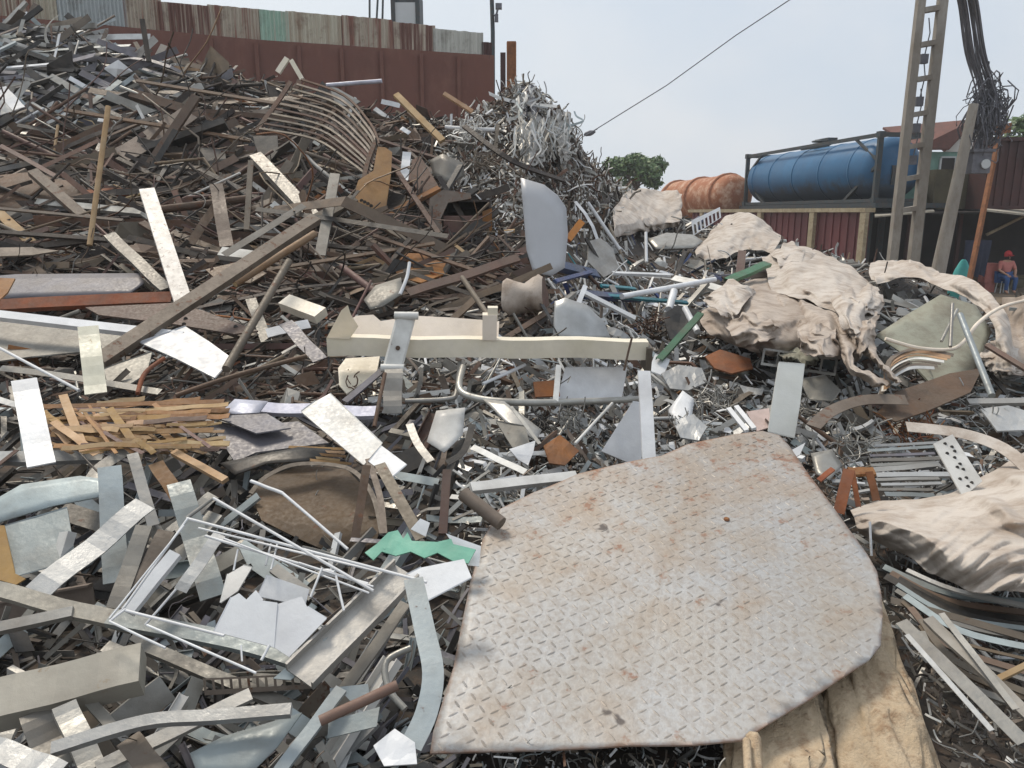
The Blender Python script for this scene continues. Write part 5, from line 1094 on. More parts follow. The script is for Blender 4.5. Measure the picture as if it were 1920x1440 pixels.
# ---------------------------------------------------------------- crumpled can, slotted panels, crate edge, A bracket
cn = empty('crushed_can', SP(985, 560, 4), 'crumpled beige can lying under the tall pale curved sheet', 'can'); LM.append((985, 560, 'crumpled can'))
c = SP(985, 556, 6); axc = Vector((.95, -.2, .12)).normalized(); sdc = axc.cross(Vector((0, 0, 1))).normalized(); upc = sdc.cross(axc)
k = D(985, 556) / F; mb = MB(); vs = []; sg = 20; prs = [(-36, 28), (-28, 31), (-14, 29), (0, 26), (14, 30), (26, 33), (34, 29)]
for (dx, r) in prs:
    for j in range(sg):
        an = j * 2 * math.pi / sg; rr_ = r * k * (1 + .16 * math.sin(3 * an + dx * .1) + .1 * mnoise.noise(Vector((dx * .1, an, 2))))
        vs.append(c + axc * dx * k + sdc * rr_ * math.cos(an) + upc * rr_ * .95 * math.sin(an))
mb.add(vs, [(i * sg + j, i * sg + (j + 1) % sg, (i + 1) * sg + (j + 1) % sg, (i + 1) * sg + j) for i in range(len(prs) - 1) for j in range(sg)], 0, True); mb.build('can_body', M['sack'], cn)
mb = MB(); mb.add(vs[-sg:], [tuple(range(sg))]); mb.add(vs[:sg], [tuple(range(sg))[::-1]]); mb.build('can_end', M['rust'], cn)
def slotted(name, label, cat, q, n, mat, L, rails=((0., .2), (.82, 1.)), lm=None, thin=.35):
    """flat panel q = 4 px corners (tl,tr,br,bl) made of two rails and n slats: one mesh per rail, slats"""
    m_, tm = sheet_map(q, L, .9); e = empty(name, m_(*q[3]), label, cat)
    lp = lambda u, v: tuple((q[0][i] * (1 - u) + q[1][i] * u) * (1 - v) + (q[3][i] * (1 - u) + q[2][i] * u) * v for i in (0, 1))
    def piece(nm, u0, u1, v0, v1):
        mb = MB(); pp = [m_(*lp(u, v)) for u, v in ((u0, v0), (u1, v0), (u1, v1), (u0, v1))]; nn = (CAM - pp[0]).normalized() * -.02
        vs = pp + [p + nn for p in pp]; mb.add(vs, [(0, 3, 2, 1), (4, 5, 6, 7), (0, 1, 5, 4), (1, 2, 6, 5), (2, 3, 7, 6), (3, 0, 4, 7)]); mb.build(nm, M[mat], e)
    for v0, v1 in rails: piece('rail', 0, 1, v0, v1)
    for i in range(n + 1):
        u = i / n * (1 - thin / n); piece('slat', u, u + thin / n, rails[0][1], rails[-1][0])
    if lm: LM.append(((q[0][0] + q[2][0]) / 2, (q[0][1] + q[2][1]) / 2, lm))
slotted('slotted_board', 'white panel with a row of slots, tilted between the two pale sacks', 'panel', [(1296, 414), (1350, 388), (1352, 408), (1300, 442)], 7, 'cleanwhite', 10, ((0, .3), (.94, 1)), 'slotted white panel', .4)
slotted('crate_edge', 'pale crate side with a row of square openings under the brown sack', 'crate', [(1432, 652), (1572, 672), (1566, 705), (1426, 684)], 5, 'galv', 8, ((0, .12), (.85, 1)), 'pale crate side', .15)
slotted('slotted_board', 'rusty toothed rail lying level under the wide grey gutter', 'panel', [(380, 1272), (600, 1262), (602, 1290), (384, 1304)], 13, 'gbrown', 7, ((0, .12), (.7, 1)), None, .3)
it = []
for pts, w in (([(1572, 962), (1592, 880)], 20), ([(1592, 882), (1640, 882)], 18), ([(1598, 882), (1610, 950)], 9), ([(1630, 884), (1644, 938)], 13), ([(1535, 900), (1562, 878)], 10)): it.append(('strut', pts, w, 'rustor', 'cap', 10, .8))
multi('rusty_bracket', 'orange rusty A-shaped bracket standing behind the right edge of the checker plate', 'bracket', it, 1600, 925, 'rusty A-shaped bracket')
# holes of punched strip / plates: shallow dark discs as children
def dots(name, pts, r, L, f=.9, poly=None):
    mm, tm = sheet_map(poly, L, f); o = [x for x in COL.objects if x.name == name or x.name.startswith(name + '.')][0]
    for x, y in pts:
        mb = MB(); c = mm(x, y); n = (CAM - c).normalized(); u = n.orthogonal().normalized(); v = n.cross(u); rr_ = r * tm / F
        c = c + n * .006; vs = [c + u * rr_ * math.cos(j * .785) + v * rr_ * math.sin(j * .785) for j in range(8)]; vs += [q - n * .012 for q in vs]
        mb.add(vs, [tuple(range(8)), tuple(range(8, 16))[::-1]] + [(j, 8 + j, 8 + (j + 1) % 8, (j + 1) % 8) for j in range(8)]); mb.build('hole', M['dark'], o)
for s in SHEETS:
    if s[0] == 'holed_strip': dots('holed_strip', [(1772, 832), (1785, 838), (1776, 850), (1790, 858), (1800, 870), (1806, 880), (1795, 876), (1812, 896), (1822, 905), (1815, 912), (1800, 898), (1790, 846)], 3.2, s[5], s[6], s[3])
    if s[0] == 'holed_plate': dots('holed_plate', [(678, 376), (684, 379), (690, 382), (696, 386)], 3.4, s[5], s[6], s[3])
    if s[0] == 'rusty_plate': dots('rusty_plate', [(348, 598), (442, 613), (345, 608)], 4, s[5], s[6], s[3])
# pale looping cable at the right, tangle hanging round it
lp_ = empty('cable_loop', SP(1780, 640, 16), 'pale beige cable looping from the right edge over the grey-green lining', 'cable'); LM.append((1790, 640, 'pale cable loop'))
mb = MB(); pts = [(1940, 560), (1880, 575), (1835, 605), (1808, 640), (1780, 655), (1720, 652), (1660, 635)]
mb.tube(smooth_path([P(x, y, D(x, 640) * .74 + (.4 if x > 1850 else 0)) for x, y in pts], 6), .016, 7); mb.build('cable', M['cream'], lp_)
# ---------------------------------------------------------------- woven sacks
def tri(x): x = x - math.floor(x); return 4 * abs(x - .5) - 1
def cloth(rows, mat, parent=None, name='sack', nu=110, nv=64, fold=1., seed=0, th=.006, ang=0., fq=1.):
    """rows of (px, py, lift) -> sheet of crumpled fabric: sharp folds running along ang, crossed by finer creases"""
    rg = random.Random(seed * 7 + 1)
    wv = []
    for f_, a_, sp in ((1.1, 1., .25), (1.9, .7, .45), (3.3, .42, .8), (5.6, .15, 1.3), (9.5, .05, 1.6)):
        d = ang + math.pi / 2 + rg.uniform(-sp, sp); wv.append((math.cos(d) * f_ * fq, math.sin(d) * f_ * fq, rg.random(), a_, rg.uniform(0, 50)))
    def cr(a, t):
        n = len(a) - 1; x = min(max(t * n, 0), n - 1e-6); i = int(x); u = x - i
        p = [a[max(i - 1, 0)], a[i], a[i + 1], a[min(i + 2, n)]]
        return tuple(.5 * (2 * p[1][q] + (p[2][q] - p[0][q]) * u + (2 * p[0][q] - 5 * p[1][q] + 4 * p[2][q] - p[3][q]) * u * u + (3 * p[1][q] - p[0][q] - 3 * p[2][q] + p[3][q]) * u ** 3) for q in range(3))
    xs = [p[0] for r in rows for p in r]; ys = [p[1] for r in rows for p in r]; sx, sy = max(xs) - min(xs), max(ys) - min(ys); size = max(sx, sy)
    vs = []
    for j in range(nv + 1):
        v = j / nv
        for i in range(nu + 1):
            u = i / nu; x, y, L = cr([cr(r, u) for r in rows], v)
            U, V = x / size * 2.2, y / size * 2.2; h = 0
            w1 = mnoise.noise(Vector((U * 1.3, V * 1.3, seed))); w2 = mnoise.noise(Vector((U * 1.3, V * 1.3, seed + 31.7))); w3 = mnoise.noise(Vector((U * 4, V * 4, seed + 3.3)))
            for (a, b, ph, am, so) in wv:
                k = .35 + 1.1 * max(0, mnoise.noise(Vector((U * 1.7, V * 1.7, so))) + .35)
                h += am * k * tri((U + .35 * w1 + .06 * w3) * a + (V + .35 * w2) * b + ph)
            e = min(u, 1 - u, v, 1 - v); x += (9 * w2 + 5 * w3); y += 9 * w1 + 5 * mnoise.noise(Vector((U * 5, V * 5, seed + 8.)))
            t = D(x, y) * (1 - .015 * L) - fold * .085 * h * size * D(x, y) / F
            vs.append(P(x, y, t))
    mb = MB(); W = nu + 1
    fs = [(j * W + i, j * W + i + 1, (j + 1) * W + i + 1, (j + 1) * W + i) for j in range(nv) for i in range(nu)]
    bm = bmesh.new(); bv = [bm.verts.new(p) for p in vs]
    for f_ in fs: bm.faces.new([bv[q] for q in f_])
    bm.normal_update()
    if sum((CAM - f_.calc_center_median()).dot(f_.normal) for f_ in bm.faces) < 0: bmesh.ops.reverse_faces(bm, faces=bm.faces[:])
    bmesh.ops.smooth_vert(bm, verts=bm.verts[:], factor=.4, use_axis_x=True, use_axis_y=True, use_axis_z=True)
    bm.normal_update(); bm.verts.index_update(); nb = len(bv); back = [v.co - v.normal * th for v in bv]
    fr = [tuple(v.index for v in f_.verts) for f_ in bm.faces]
    mb.add([v.co.copy() for v in bv] + back, fr + [tuple(q + nb for q in f_[::-1]) for f_ in fr], 0, True)
    rim = list(range(W)) + [j * W + nu for j in range(1, nv + 1)] + [nv * W + i for i in range(nu - 1, -1, -1)] + [j * W for j in range(nv - 1, 0, -1)]
    for q in range(len(rim)): a_, b_ = rim[q], rim[(q + 1) % len(rim)]; mb.f.append((a_, b_, b_ + nb, a_ + nb)); mb.m.append(0); mb.sm.append(False)
    bm.free(); return mb.build(name, M[mat], parent)
sk = empty('brown_sack', SP(1480, 640, 6), 'large crumpled beige-brown woven sack draped in the middle right of the heap', 'sack'); LM.append((1470, 580, 'brown sack'))
cloth([[(1316, 585, 8), (1375, 538, 8), (1430, 525, 9), (1490, 545, 10), (1545, 585, 10)], [(1312, 605, 10), (1370, 580, 12), (1430, 575, 13), (1500, 600, 13), (1560, 625, 12)], [(1330, 628, 10), (1390, 630, 13), (1440, 632, 14), (1510, 638, 13), (1570, 648, 11)], [(1350, 640, 7), (1400, 655, 8), (1450, 664, 8), (1520, 668, 8), (1580, 672, 7)]], 'sack', sk, 'side_lobe', fold=1.5, seed=1, ang=.2, fq=.95)
cloth([[(1425, 482, 6), (1470, 464, 6), (1530, 470, 6), (1590, 500, 7), (1648, 545, 8)], [(1435, 505, 10), (1490, 490, 12), (1550, 505, 12), (1600, 530, 12), (1652, 562, 11)], [(1445, 528, 12), (1500, 530, 14), (1555, 552, 15), (1605, 572, 14), (1648, 585, 12)], [(1450, 540, 11), (1505, 560, 13), (1558, 585, 14), (1600, 600, 14), (1640, 604, 12)]], 'sackpale', sk, 'top_panel', fold=1.25, seed=2, ang=.5, fq=.85)
cloth([[(1432, 525, 8), (1490, 550, 11), (1550, 580, 13), (1600, 595, 13), (1640, 590, 12)], [(1450, 560, 11), (1500, 585, 14), (1555, 610, 15), (1600, 620, 15), (1642, 605, 13)], [(1470, 580, 11), (1510, 610, 13), (1560, 640, 14), (1605, 655, 14), (1640, 630, 12)], [(1490, 592, 8), (1525, 628, 9), (1565, 660, 10), (1600, 680, 10), (1630, 655, 9)]], 'sack', sk, 'hanging_folds', fold=1.6, seed=3, ang=.75, fq=1.)
for i, (r0, r1) in enumerate((([(1562, 625, 14), (1572, 665, 14), (1590, 695, 13), (1650, 728, 11)], [(1592, 625, 15), (1600, 665, 16), (1620, 690, 15), (1668, 718, 12)]), ([(1600, 630, 14), (1620, 662, 14), (1650, 690, 13), (1682, 722, 11)], [(1626, 628, 14), (1645, 660, 15), (1668, 690, 14), (1694, 718, 11)]))):
    cloth([r0, [tuple((a + b) / 2 + (2 if k == 2 else 0) for k, (a, b) in enumerate(zip(p, q))) for p, q in zip(r0, r1)], r1], 'sack', sk, 'torn_strap', 60, 24, .8, 6 + i, ang=.9, fq=1.4)
cloth([[(1600, 560, 13), (1625, 535, 12), (1650, 540, 12)], [(1598, 580, 16), (1625, 560, 17), (1655, 562, 14)], [(1600, 600, 14), (1625, 590, 15), (1652, 585, 12)]], 'sackpale', sk, 'folded_corner', 40, 30, 1., 9, ang=-.4)
for i, (q, L_, mt, an) in enumerate((([(1318, 560), (1372, 520), (1420, 548), (1360, 600)], 15, 'sackpale', .9), ([(1360, 600), (1440, 585), (1470, 630), (1388, 650)], 15, 'sack', .2), ([(1440, 472), (1480, 455), (1530, 478), (1470, 512)], 11, 'sackpale', -.3), ([(1560, 560), (1600, 540), (1630, 600), (1585, 640)], 17, 'sackpale', 1.3), ([(1490, 600), (1560, 606), (1580, 668), (1500, 664)], 16, 'sack', .6), ([(1606, 600), (1650, 585), (1640, 640), (1610, 668)], 16, 'sack', 1.2), ([(1460, 650), (1540, 658), (1530, 684), (1466, 676)], 9, 'sackgrey', .1))):
    m_ = lambda a, b: ((a[0] + b[0]) / 2, (a[1] + b[1]) / 2, L_ + 1.5)
    cloth([[(*q[0], L_ - 3), m_(q[0], q[1]), (*q[1], L_ - 3)], [m_(q[0], q[3]), ((q[0][0] + q[2][0]) / 2, (q[0][1] + q[2][1]) / 2, L_ + 2), m_(q[1], q[2])], [(*q[3], L_ - 3), m_(q[3], q[2]), (*q[2], L_ - 4)]], mt, sk, 'torn_flap', 44, 40, 1.5, 50 + i, ang=an, fq=.9)
s2 = empty('long_sack', SP(1760, 560, 8), 'pale torn sack strip drooping in an arc at the right edge of the heap', 'sack'); LM.append((1800, 540, 'drooping sack strip'))
cloth([[(1632, 512, 8), (1700, 488, 8), (1745, 505, 9), (1800, 518, 11), (1850, 545, 13), (1888, 590, 15), (1900, 650, 14), (1902, 690, 12)], [(1636, 520, 11), (1700, 502, 11), (1750, 520, 13), (1800, 538, 15), (1845, 565, 17), (1876, 605, 18), (1888, 655, 16), (1888, 692, 13)], [(1640, 528, 10), (1705, 520, 11), (1755, 535, 13), (1805, 556, 15), (1842, 584, 16), (1862, 615, 17), (1868, 655, 15), (1864, 694, 11)]], 'sackpale', s2, 'drooping_strip', 120, 34, .55, 11, ang=.4, fq=1.5)
cloth([[(1630, 498, 5), (1670, 488, 6), (1715, 488, 7), (1758, 508, 8)], [(1632, 515, 9), (1675, 505, 10), (1720, 508, 11), (1765, 524, 11)], [(1640, 528, 8), (1680, 525, 9), (1725, 526, 10), (1770, 536, 10)]], 'sackpale', s2, 'crumpled_top', 60, 30, 1., 13, ang=.2)
cloth([[(1846, 640, 9), (1880, 640, 10), (1910, 655, 9)], [(1842, 670, 11), (1880, 672, 12), (1915, 680, 10)], [(1850, 696, 8), (1885, 700, 8), (1915, 702, 7)]], 'sackpale', s2, 'lower_flap', 40, 30, 1., 15, ang=1.)
cloth([[(1880, 560, 3), (1935, 555, 3), (1990, 570, 3)], [(1880, 640, 5), (1935, 630, 5), (1990, 640, 5)], [(1885, 700, 5), (1935, 705, 5), (1990, 720, 5)]], 'sack', s2, 'rear_fold', 40, 40, .8, 16, ang=1.2)
s3 = empty('striped_sack', SP(1800, 1060, 6), 'big cream folded sack with radiating creases at the right edge beside the checker plate', 'sack'); LM.append((1800, 1010, 'creased cream sack'))
cloth([[(1590, 958, 6), (1650, 938, 6), (1720, 935, 6), (1790, 922, 6), (1850, 890, 6), (1930, 845, 6), (2020, 830, 6)], [(1596, 975, 9), (1660, 970, 11), (1740, 975, 13), (1800, 975, 14), (1870, 960, 15), (1940, 935, 15), (2030, 930, 14)], [(1600, 990, 9), (1680, 1010, 12), (1750, 1030, 14), (1820, 1045, 15), (1890, 1045, 16), (1950, 1040, 16), (2040, 1040, 14)], [(1605, 1000, 6), (1690, 1042, 8), (1760, 1078, 10), (1830, 1105, 11), (1890, 1108, 12), (1950, 1118, 12), (2040, 1120, 10)]], 'sackpale', s3, 'fabric', 150, 90, .5, 17, ang=.12, fq=2.3)
s4 = empty('pale_sack', SP(1210, 400, 4), 'pale beige woven sack with green print smudges, at the top beside the orange tank', 'sack'); LM.append((1210, 395, 'upper pale sack'))
cloth([[(1146, 392, 3), (1165, 368, 3), (1205, 356, 3), (1245, 358, 3), (1278, 368, 3)], [(1150, 412, 6), (1180, 395, 7), (1215, 385, 8), (1250, 388, 8), (1276, 392, 6)], [(1152, 430, 6), (1180, 420, 7), (1215, 415, 8), (1250, 415, 8), (1272, 414, 6)], [(1150, 442, 3), (1180, 440, 3), (1215, 432, 4), (1250, 430, 4), (1268, 428, 3)]], 'sackpale', s4, 'fabric', 70, 50, .8, 19, ang=-.5, fq=1.2)
s5 = empty('pale_sack', SP(1400, 450, 4), 'pale beige woven sack lying in front of the maroon panel wall', 'sack'); LM.append((1400, 440, 'lower pale sack'))
cloth([[(1305, 470, 3), (1335, 428, 3), (1372, 402, 3), (1420, 405, 3), (1468, 440, 3)], [(1306, 478, 6), (1340, 445, 7), (1380, 425, 8), (1420, 428, 8), (1464, 450, 6)], [(1306, 484, 5), (1345, 465, 6), (1385, 452, 7), (1425, 450, 7), (1458, 460, 5)], [(1304, 490, 2), (1345, 484, 3), (1385, 474, 4), (1425, 470, 4), (1450, 470, 3)]], 'sackpale', s5, 'fabric', 70, 50, .7, 21, ang=-.4)
s6 = empty('hanging_sheets', SP(1000, 250, 4), 'bundle of crumpled grey sheets hanging from the tall corner of the heap', 'sheets'); LM.append((1010, 240, 'hanging grey sheets'))
rnd = random.Random(77)
for i, (x0, y0, x1, y1, mt) in enumerate(((962, 212, 1030, 312, 'galv'), (1022, 205, 1078, 305, 'grey'), (968, 156, 1012, 230, 'slate'))):
    w = x1 - x0; cloth([[(x0 + w * .2, y0 + 8, 1), (x0 + w * .5, y0, 2), (x1 - 8, y0 + 10, 1)], [(x0 + 6, (y0 + y1) / 2, 2), (x0 + w * .5, (y0 + y1) / 2, 3), (x1 - 6, (y0 + y1) / 2, 2)], [(x0 + 10, y1 - 10, 1), (x0 + w * .5, y1 - 4, 2), (x1 - 8, y1 - 8, 1)]], mat=mt, parent=s6, name='metal_sheet', nu=50, nv=44, fold=1.7, ang=1.5, fq=2., seed=30 + i)
    for k in range(26):
        mb = MB(); x = x0 + w * rnd.random(); ya = y0 + (y1 - y0) * rnd.uniform(-.08, .5); ln = (y1 - y0) * rnd.uniform(.25, .65); d = rnd.gauss(0, 7)
        bar_mesh(mb, [(x, ya, 0), (x + d, ya + ln * .35, rnd.uniform(0, 2)), (x + rnd.gauss(0, 8), ya + ln * .7, rnd.uniform(0, 2.5)), (x + d + rnd.gauss(0, 9), ya + ln, 0)], rnd.uniform(1.4, 4.2), 'flat', rnd.uniform(3.2, 5), .8, rnd.uniform(-50, 50), 0, True); mb.build('ribbon', M[rnd.choice(['galv', 'silver', 'grey', 'white', 'bluegrey'])], s6)
# ---------------------------------------------------------------- checker plate
PZ0, PY0, PSL = 1.01, 2.0, .215
def plate_pt(px, py):
    r = ray(px, py); # plane z = PZ0 + PSL*(y-PY0)
    t = (PZ0 - PSL * PY0 - CZ) / (r.z - PSL * r.y); return CAM + r * t
outline = [(806, 1412), (812, 1370), (850, 1250), (882, 1090), (905, 1010), (938, 952), (1000, 918), (1085, 884), (1180, 866), (1240, 856), (1290, 834), (1380, 812), (1430, 804), (1462, 810), (1482, 830), (1520, 890), (1556, 940), (1592, 988), (1628, 1035), (1646, 1066), (1654, 1110), (1656, 1150), (1652, 1208), (1630, 1236), (1580, 1270), (1520, 1312), (1460, 1348), (1392, 1390), (1300, 1396), (1180, 1394), (1050, 1402), (930, 1408)]
pn = Vector((0, -PSL, 1)).normalized(); pu = Vector((1, 0, 0)); pv = pn.cross(pu)
O = plate_pt(1230, 1120); pl2 = [((p - O).dot(pu), (p - O).dot(pv)) for p in (plate_pt(x, y) for x, y in outline)]
def inside(x, y, poly):
    c = False; n = len(poly)
    for i in range(n):
        (x1, y1), (x2, y2) = poly[i], poly[i - 1]
        if (y1 > y) != (y2 > y) and x < (x2 - x1) * (y - y1) / (y2 - y1) + x1: c = not c
    return c
def edge_d(x, y):
    m = 9; n = len(pl2)
    for i in range(n):
        (x1, y1), (x2, y2) = pl2[i], pl2[i - 1]; dx, dy = x2 - x1, y2 - y1; k = max(0, min(1, ((x - x1) * dx + (y - y1) * dy) / (dx * dx + dy * dy)))
        m = min(m, math.hypot(x - x1 - dx * k, y - y1 - dy * k))
    return m
def warp(x, y): return .026 * mnoise.noise(Vector((x * 1.4, y * 1.4, 3))) - .03 * max(0, x - .35) ** 2
W3 = lambda x, y, h=0: O + pu * x + pv * y + pn * (h + warp(x, y))
ck = empty('checker_plate', O, 'large silvery diamond-pattern steel plate with rusty edges lying on the log', 'plate'); LM.append((1240, 1120, 'checker plate'))
def plate_mats():
    m, nt, b = nodes('checker'); v = coords(nt)
    n1 = noise_tex(nt, v, 2.2, 6, .65); n2 = noise_tex(nt, v, 9, 6, .7); n3 = noise_tex(nt, v, 45, 4); n4 = noise_tex(nt, v, 4.3, 5, .6)
    col = mixc(nt, ramp(nt, n1, .35, .65), (.41, .415, .42), (.4, .375, .34))
    sx = N(nt, 'ShaderNodeSeparateXYZ'); nt.links.new(v, sx.inputs[0])
    up_r = ramp(nt, sx.outputs[1], -.1, 1.1, 0., .2)
    col = mixc(nt, ramp(nt, mth(nt, 'ADD', n4, up_r), .5, .75, 0, .6), col, (.35, .27, .2))
    col = mixc(nt, ramp(nt, n3, .42, .62, 0, .35), col, (.24, .19, .15))
    col = mixc(nt, ramp(nt, mth(nt, 'ADD', n2, mth(nt, 'MULTIPLY', up_r, .4)), .62, .7, 0, .8), col, (.26, .13, .08))
    col = mixc(nt, ramp(nt, noise_tex(nt, v, 6.1, 3, .5), .71, .745, 0, .9), col, (.08, .065, .06))
    at = N(nt, 'ShaderNodeAttribute', attribute_name='edge'); e2 = mth(nt, 'ADD', at.outputs['Fac'], ramp(nt, n2, .3, .7, -.35, .2))
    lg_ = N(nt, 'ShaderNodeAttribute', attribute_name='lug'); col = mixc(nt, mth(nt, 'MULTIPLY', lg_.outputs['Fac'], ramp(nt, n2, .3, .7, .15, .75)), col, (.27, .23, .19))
    col = mixc(nt, ramp(nt, e2, .65, 1.1, 0, .8), col, (.27, .14, .08))
    nt.links.new(col, b.inputs['Base Color']); b.inputs['Metallic'].default_value = .25
    nt.links.new(ramp(nt, n2, .3, .7, .46, .7), b.inputs['Roughness'])
    bp = N(nt, 'ShaderNodeBump'); bp.inputs['Strength'].default_value = .35; bp.inputs['Distance'].default_value = .006; nt.links.new(n3, bp.inputs['Height']); nt.links.new(bp.outputs[0], b.inputs['Normal'])
    M['checker'] = m
plate_mats()
bm = bmesh.new(); vs = [bm.verts.new((x, y, 0)) for x, y in pl2]; bm.faces.new(vs)
xs = [p[0] for p in pl2]; ys = [p[1] for p in pl2]
bmesh.ops.triangulate(bm, faces=bm.faces[:])
x = min(xs) + .05
while x < max(xs):
    bmesh.ops.bisect_plane(bm, geom=bm.verts[:] + bm.edges[:] + bm.faces[:], plane_co=(x, 0, 0), plane_no=(1, 0, 0)); x += .05
y = min(ys) + .05
while y < max(ys):
    bmesh.ops.bisect_plane(bm, geom=bm.verts[:] + bm.edges[:] + bm.faces[:], plane_co=(0, y, 0), plane_no=(0, 1, 0)); y += .05
ed = {}
for v in bm.verts: ed[v] = edge_d(v.co.x, v.co.y)
vals = []; mb = MB(); bm.verts.index_update(); bm.faces.ensure_lookup_table(); bm.normal_update()
top = [W3(v.co.x, v.co.y) for v in bm.verts]; bot = [W3(v.co.x, v.co.y, -.006) for v in bm.verts]; nV = len(top)
fs = [tuple(v.index for v in f.verts) for f in bm.faces]
if bm.faces[0].normal.z < 0: fs = [f[::-1] for f in fs]
bnd = []
for f in bm.faces:
    pass
mb.add(top + bot, fs + [tuple(i + nV for i in f[::-1]) for f in fs], 0, True)
for e in bm.edges:
    if len(e.link_faces) == 1: a, b = e.verts[0].index, e.verts[1].index; mb.f.append((a, b, b + nV, a + nV)); mb.m.append(0); mb.sm.append(False)
edge_vals = [max(0, 1 - ed[v] / .045) for v in bm.verts] * 2
bm.free()
pitch = .042; i = 0; lug_n = 0
gx_ = gy_ = int(2.2 / pitch); LR = R(-14)
rnd = random.Random(2)
for a in range(-gx_, gx_):
    for b in range(-gy_, gy_):
        x = (a * math.cos(LR) - b * math.sin(LR)) * pitch; y = (a * math.sin(LR) + b * math.cos(LR)) * pitch
        if not inside(x, y, pl2) or edge_d(x, y) < .022 or rnd.random() < .05: continue
        an = LR + R(45 if (a + b) % 2 else -45); c, s = math.cos(an), math.sin(an); hl, hw, h = .019, .0045, .0034 * rnd.uniform(.7, 1.1) * (.45 + .9 * abs(mnoise.noise(Vector((x * 2, y * 2, 7)))))
        loc = lambda u, w, z: W3(x + u * c - w * s, y + u * s + w * c, z)
        vs = [loc(-hl, 0, 0), loc(-hl * .5, -hw, 0), loc(hl * .5, -hw, 0), loc(hl, 0, 0), loc(hl * .5, hw, 0), loc(-hl * .5, hw, 0), loc(-hl * .55, 0, h), loc(hl * .55, 0, h)]
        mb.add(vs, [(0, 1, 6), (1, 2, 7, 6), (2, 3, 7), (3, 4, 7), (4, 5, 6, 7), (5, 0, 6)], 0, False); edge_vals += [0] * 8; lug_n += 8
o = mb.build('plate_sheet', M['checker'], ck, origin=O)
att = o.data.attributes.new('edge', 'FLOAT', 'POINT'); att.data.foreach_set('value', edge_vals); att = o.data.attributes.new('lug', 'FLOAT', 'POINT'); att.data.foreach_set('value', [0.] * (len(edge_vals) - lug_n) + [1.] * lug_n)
mb = MB(); c = W3(*[(plate_pt(1362, 976) - O).dot(k) for k in (pu, pv)], .002); lathe(mb, [(0, .014), (.006, .013), (.008, .008)], c, pn, pu, pv, 10); mb.build('bolt_head', M['rustor'], ck)
# ---------------------------------------------------------------- log under the plate
def log_mat():
    m, nt, b = nodes('logwood'); v = coords(nt)
    mp = N(nt, 'ShaderNodeMapping'); mp.inputs['Scale'].default_value = (1, 1, .16); nt.links.new(v, mp.inputs['Vector'])
    n1 = noise_tex(nt, mp.outputs[0], 7, 6, .65); n2 = noise_tex(nt, mp.outputs[0], 16, 6, .7); n3 = noise_tex(nt, v, 60, 3)
    col = mixc(nt, ramp(nt, n1, .36, .64), (.46, .35, .23), (.58, .46, .32)); col = mixc(nt, ramp(nt, n2, .5, .68, 0, .8), col, (.26, .15, .08)); col = mixc(nt, ramp(nt, n3, .5, .7, 0, .25), col, (.7, .55, .36))
    nt.links.new(col, b.inputs['Base Color']); b.inputs['Roughness'].default_value = .85
    bp = N(nt, 'ShaderNodeBump'); bp.inputs['Strength'].default_value = .8; bp.inputs['Distance'].default_value = .03; nt.links.new(n2, bp.inputs['Height']); nt.links.new(bp.outputs[0], b.inputs['Normal']); M['logwood'] = m
log_mat()
lg = empty('log', P(1600, 1440, 2.15), 'thick tan bare log with a deep groove, propping up the checker plate', 'log'); LM.append((1620, 1330, 'tan log'))
def trunk(pts, sg=72, seed=0):
    """pts: (px, py, t, radius px across); the surface facing the viewer lies at depth t"""
    mb = MB(); vs = []; nr = 60
    for k in range(nr + 1):
        u = k / nr * (len(pts) - 1); i = min(int(u), len(pts) - 2); w = u - i; w = w * w * (3 - 2 * w) * .5 + w * .5
        px, py, t, r = [pts[i][q] * (1 - w) + pts[i + 1][q] * w for q in range(4)]
        rm = r * t / F; c = P(px, py, t) + Vector((0, rm, 0))
        for j in range(sg):
            a = 2 * math.pi * j / sg; ca, sa = math.cos(a), math.sin(a)
            f_ = 1 + .22 * mnoise.noise(Vector((ca * 1.6, sa * 1.6, k * .03 + seed))) - .3 * max(0, 1 - abs(mnoise.noise(Vector((ca * 2.2, sa * 2.2, k * .022 + seed + 9)))) * 5) + .1 * mnoise.noise(Vector((ca * 8, sa * 8, k * .1 + seed))) + .035 * mnoise.noise(Vector((ca * 20, sa * 20, k * .25 + seed)))
            vs.append(c + Vector((ca, sa, 0)) * rm * f_)
    mb.add(vs, [(k * sg + j, (k + 1) * sg + j, (k + 1) * sg + (j + 1) % sg, k * sg + (j + 1) % sg) for k in range(nr) for j in range(sg)], 0, True)
    mb.add(vs[:sg], [tuple(range(sg))]); return mb
trunk([(1606, 1105, 3.14, 62), (1626, 1220, 2.8, 80), (1664, 1340, 2.52, 96), (1690, 1470, 2.32, 112), (1740, 1700, 2.0, 165)], seed=1).build('main_stem', M['logwood'], lg)
trunk([(1500, 1250, 2.78, 55), (1496, 1330, 2.56, 75), (1496, 1430, 2.33, 98), (1500, 1700, 1.9, 150)], seed=5).build('side_stem', M['logwood'], lg)
mb = MB(); mb.tube([P(1400, 1388, 2.2), P(1404, 1470, 2.06)], .012, 6); mb.tube([P(1412, 1380, 2.25), P(1420, 1480, 2.1)], .022, 6); tag(mb.build('wood_batten', M['logwood']), 'narrow tan slat standing under the near corner of the checker plate', 'slat')
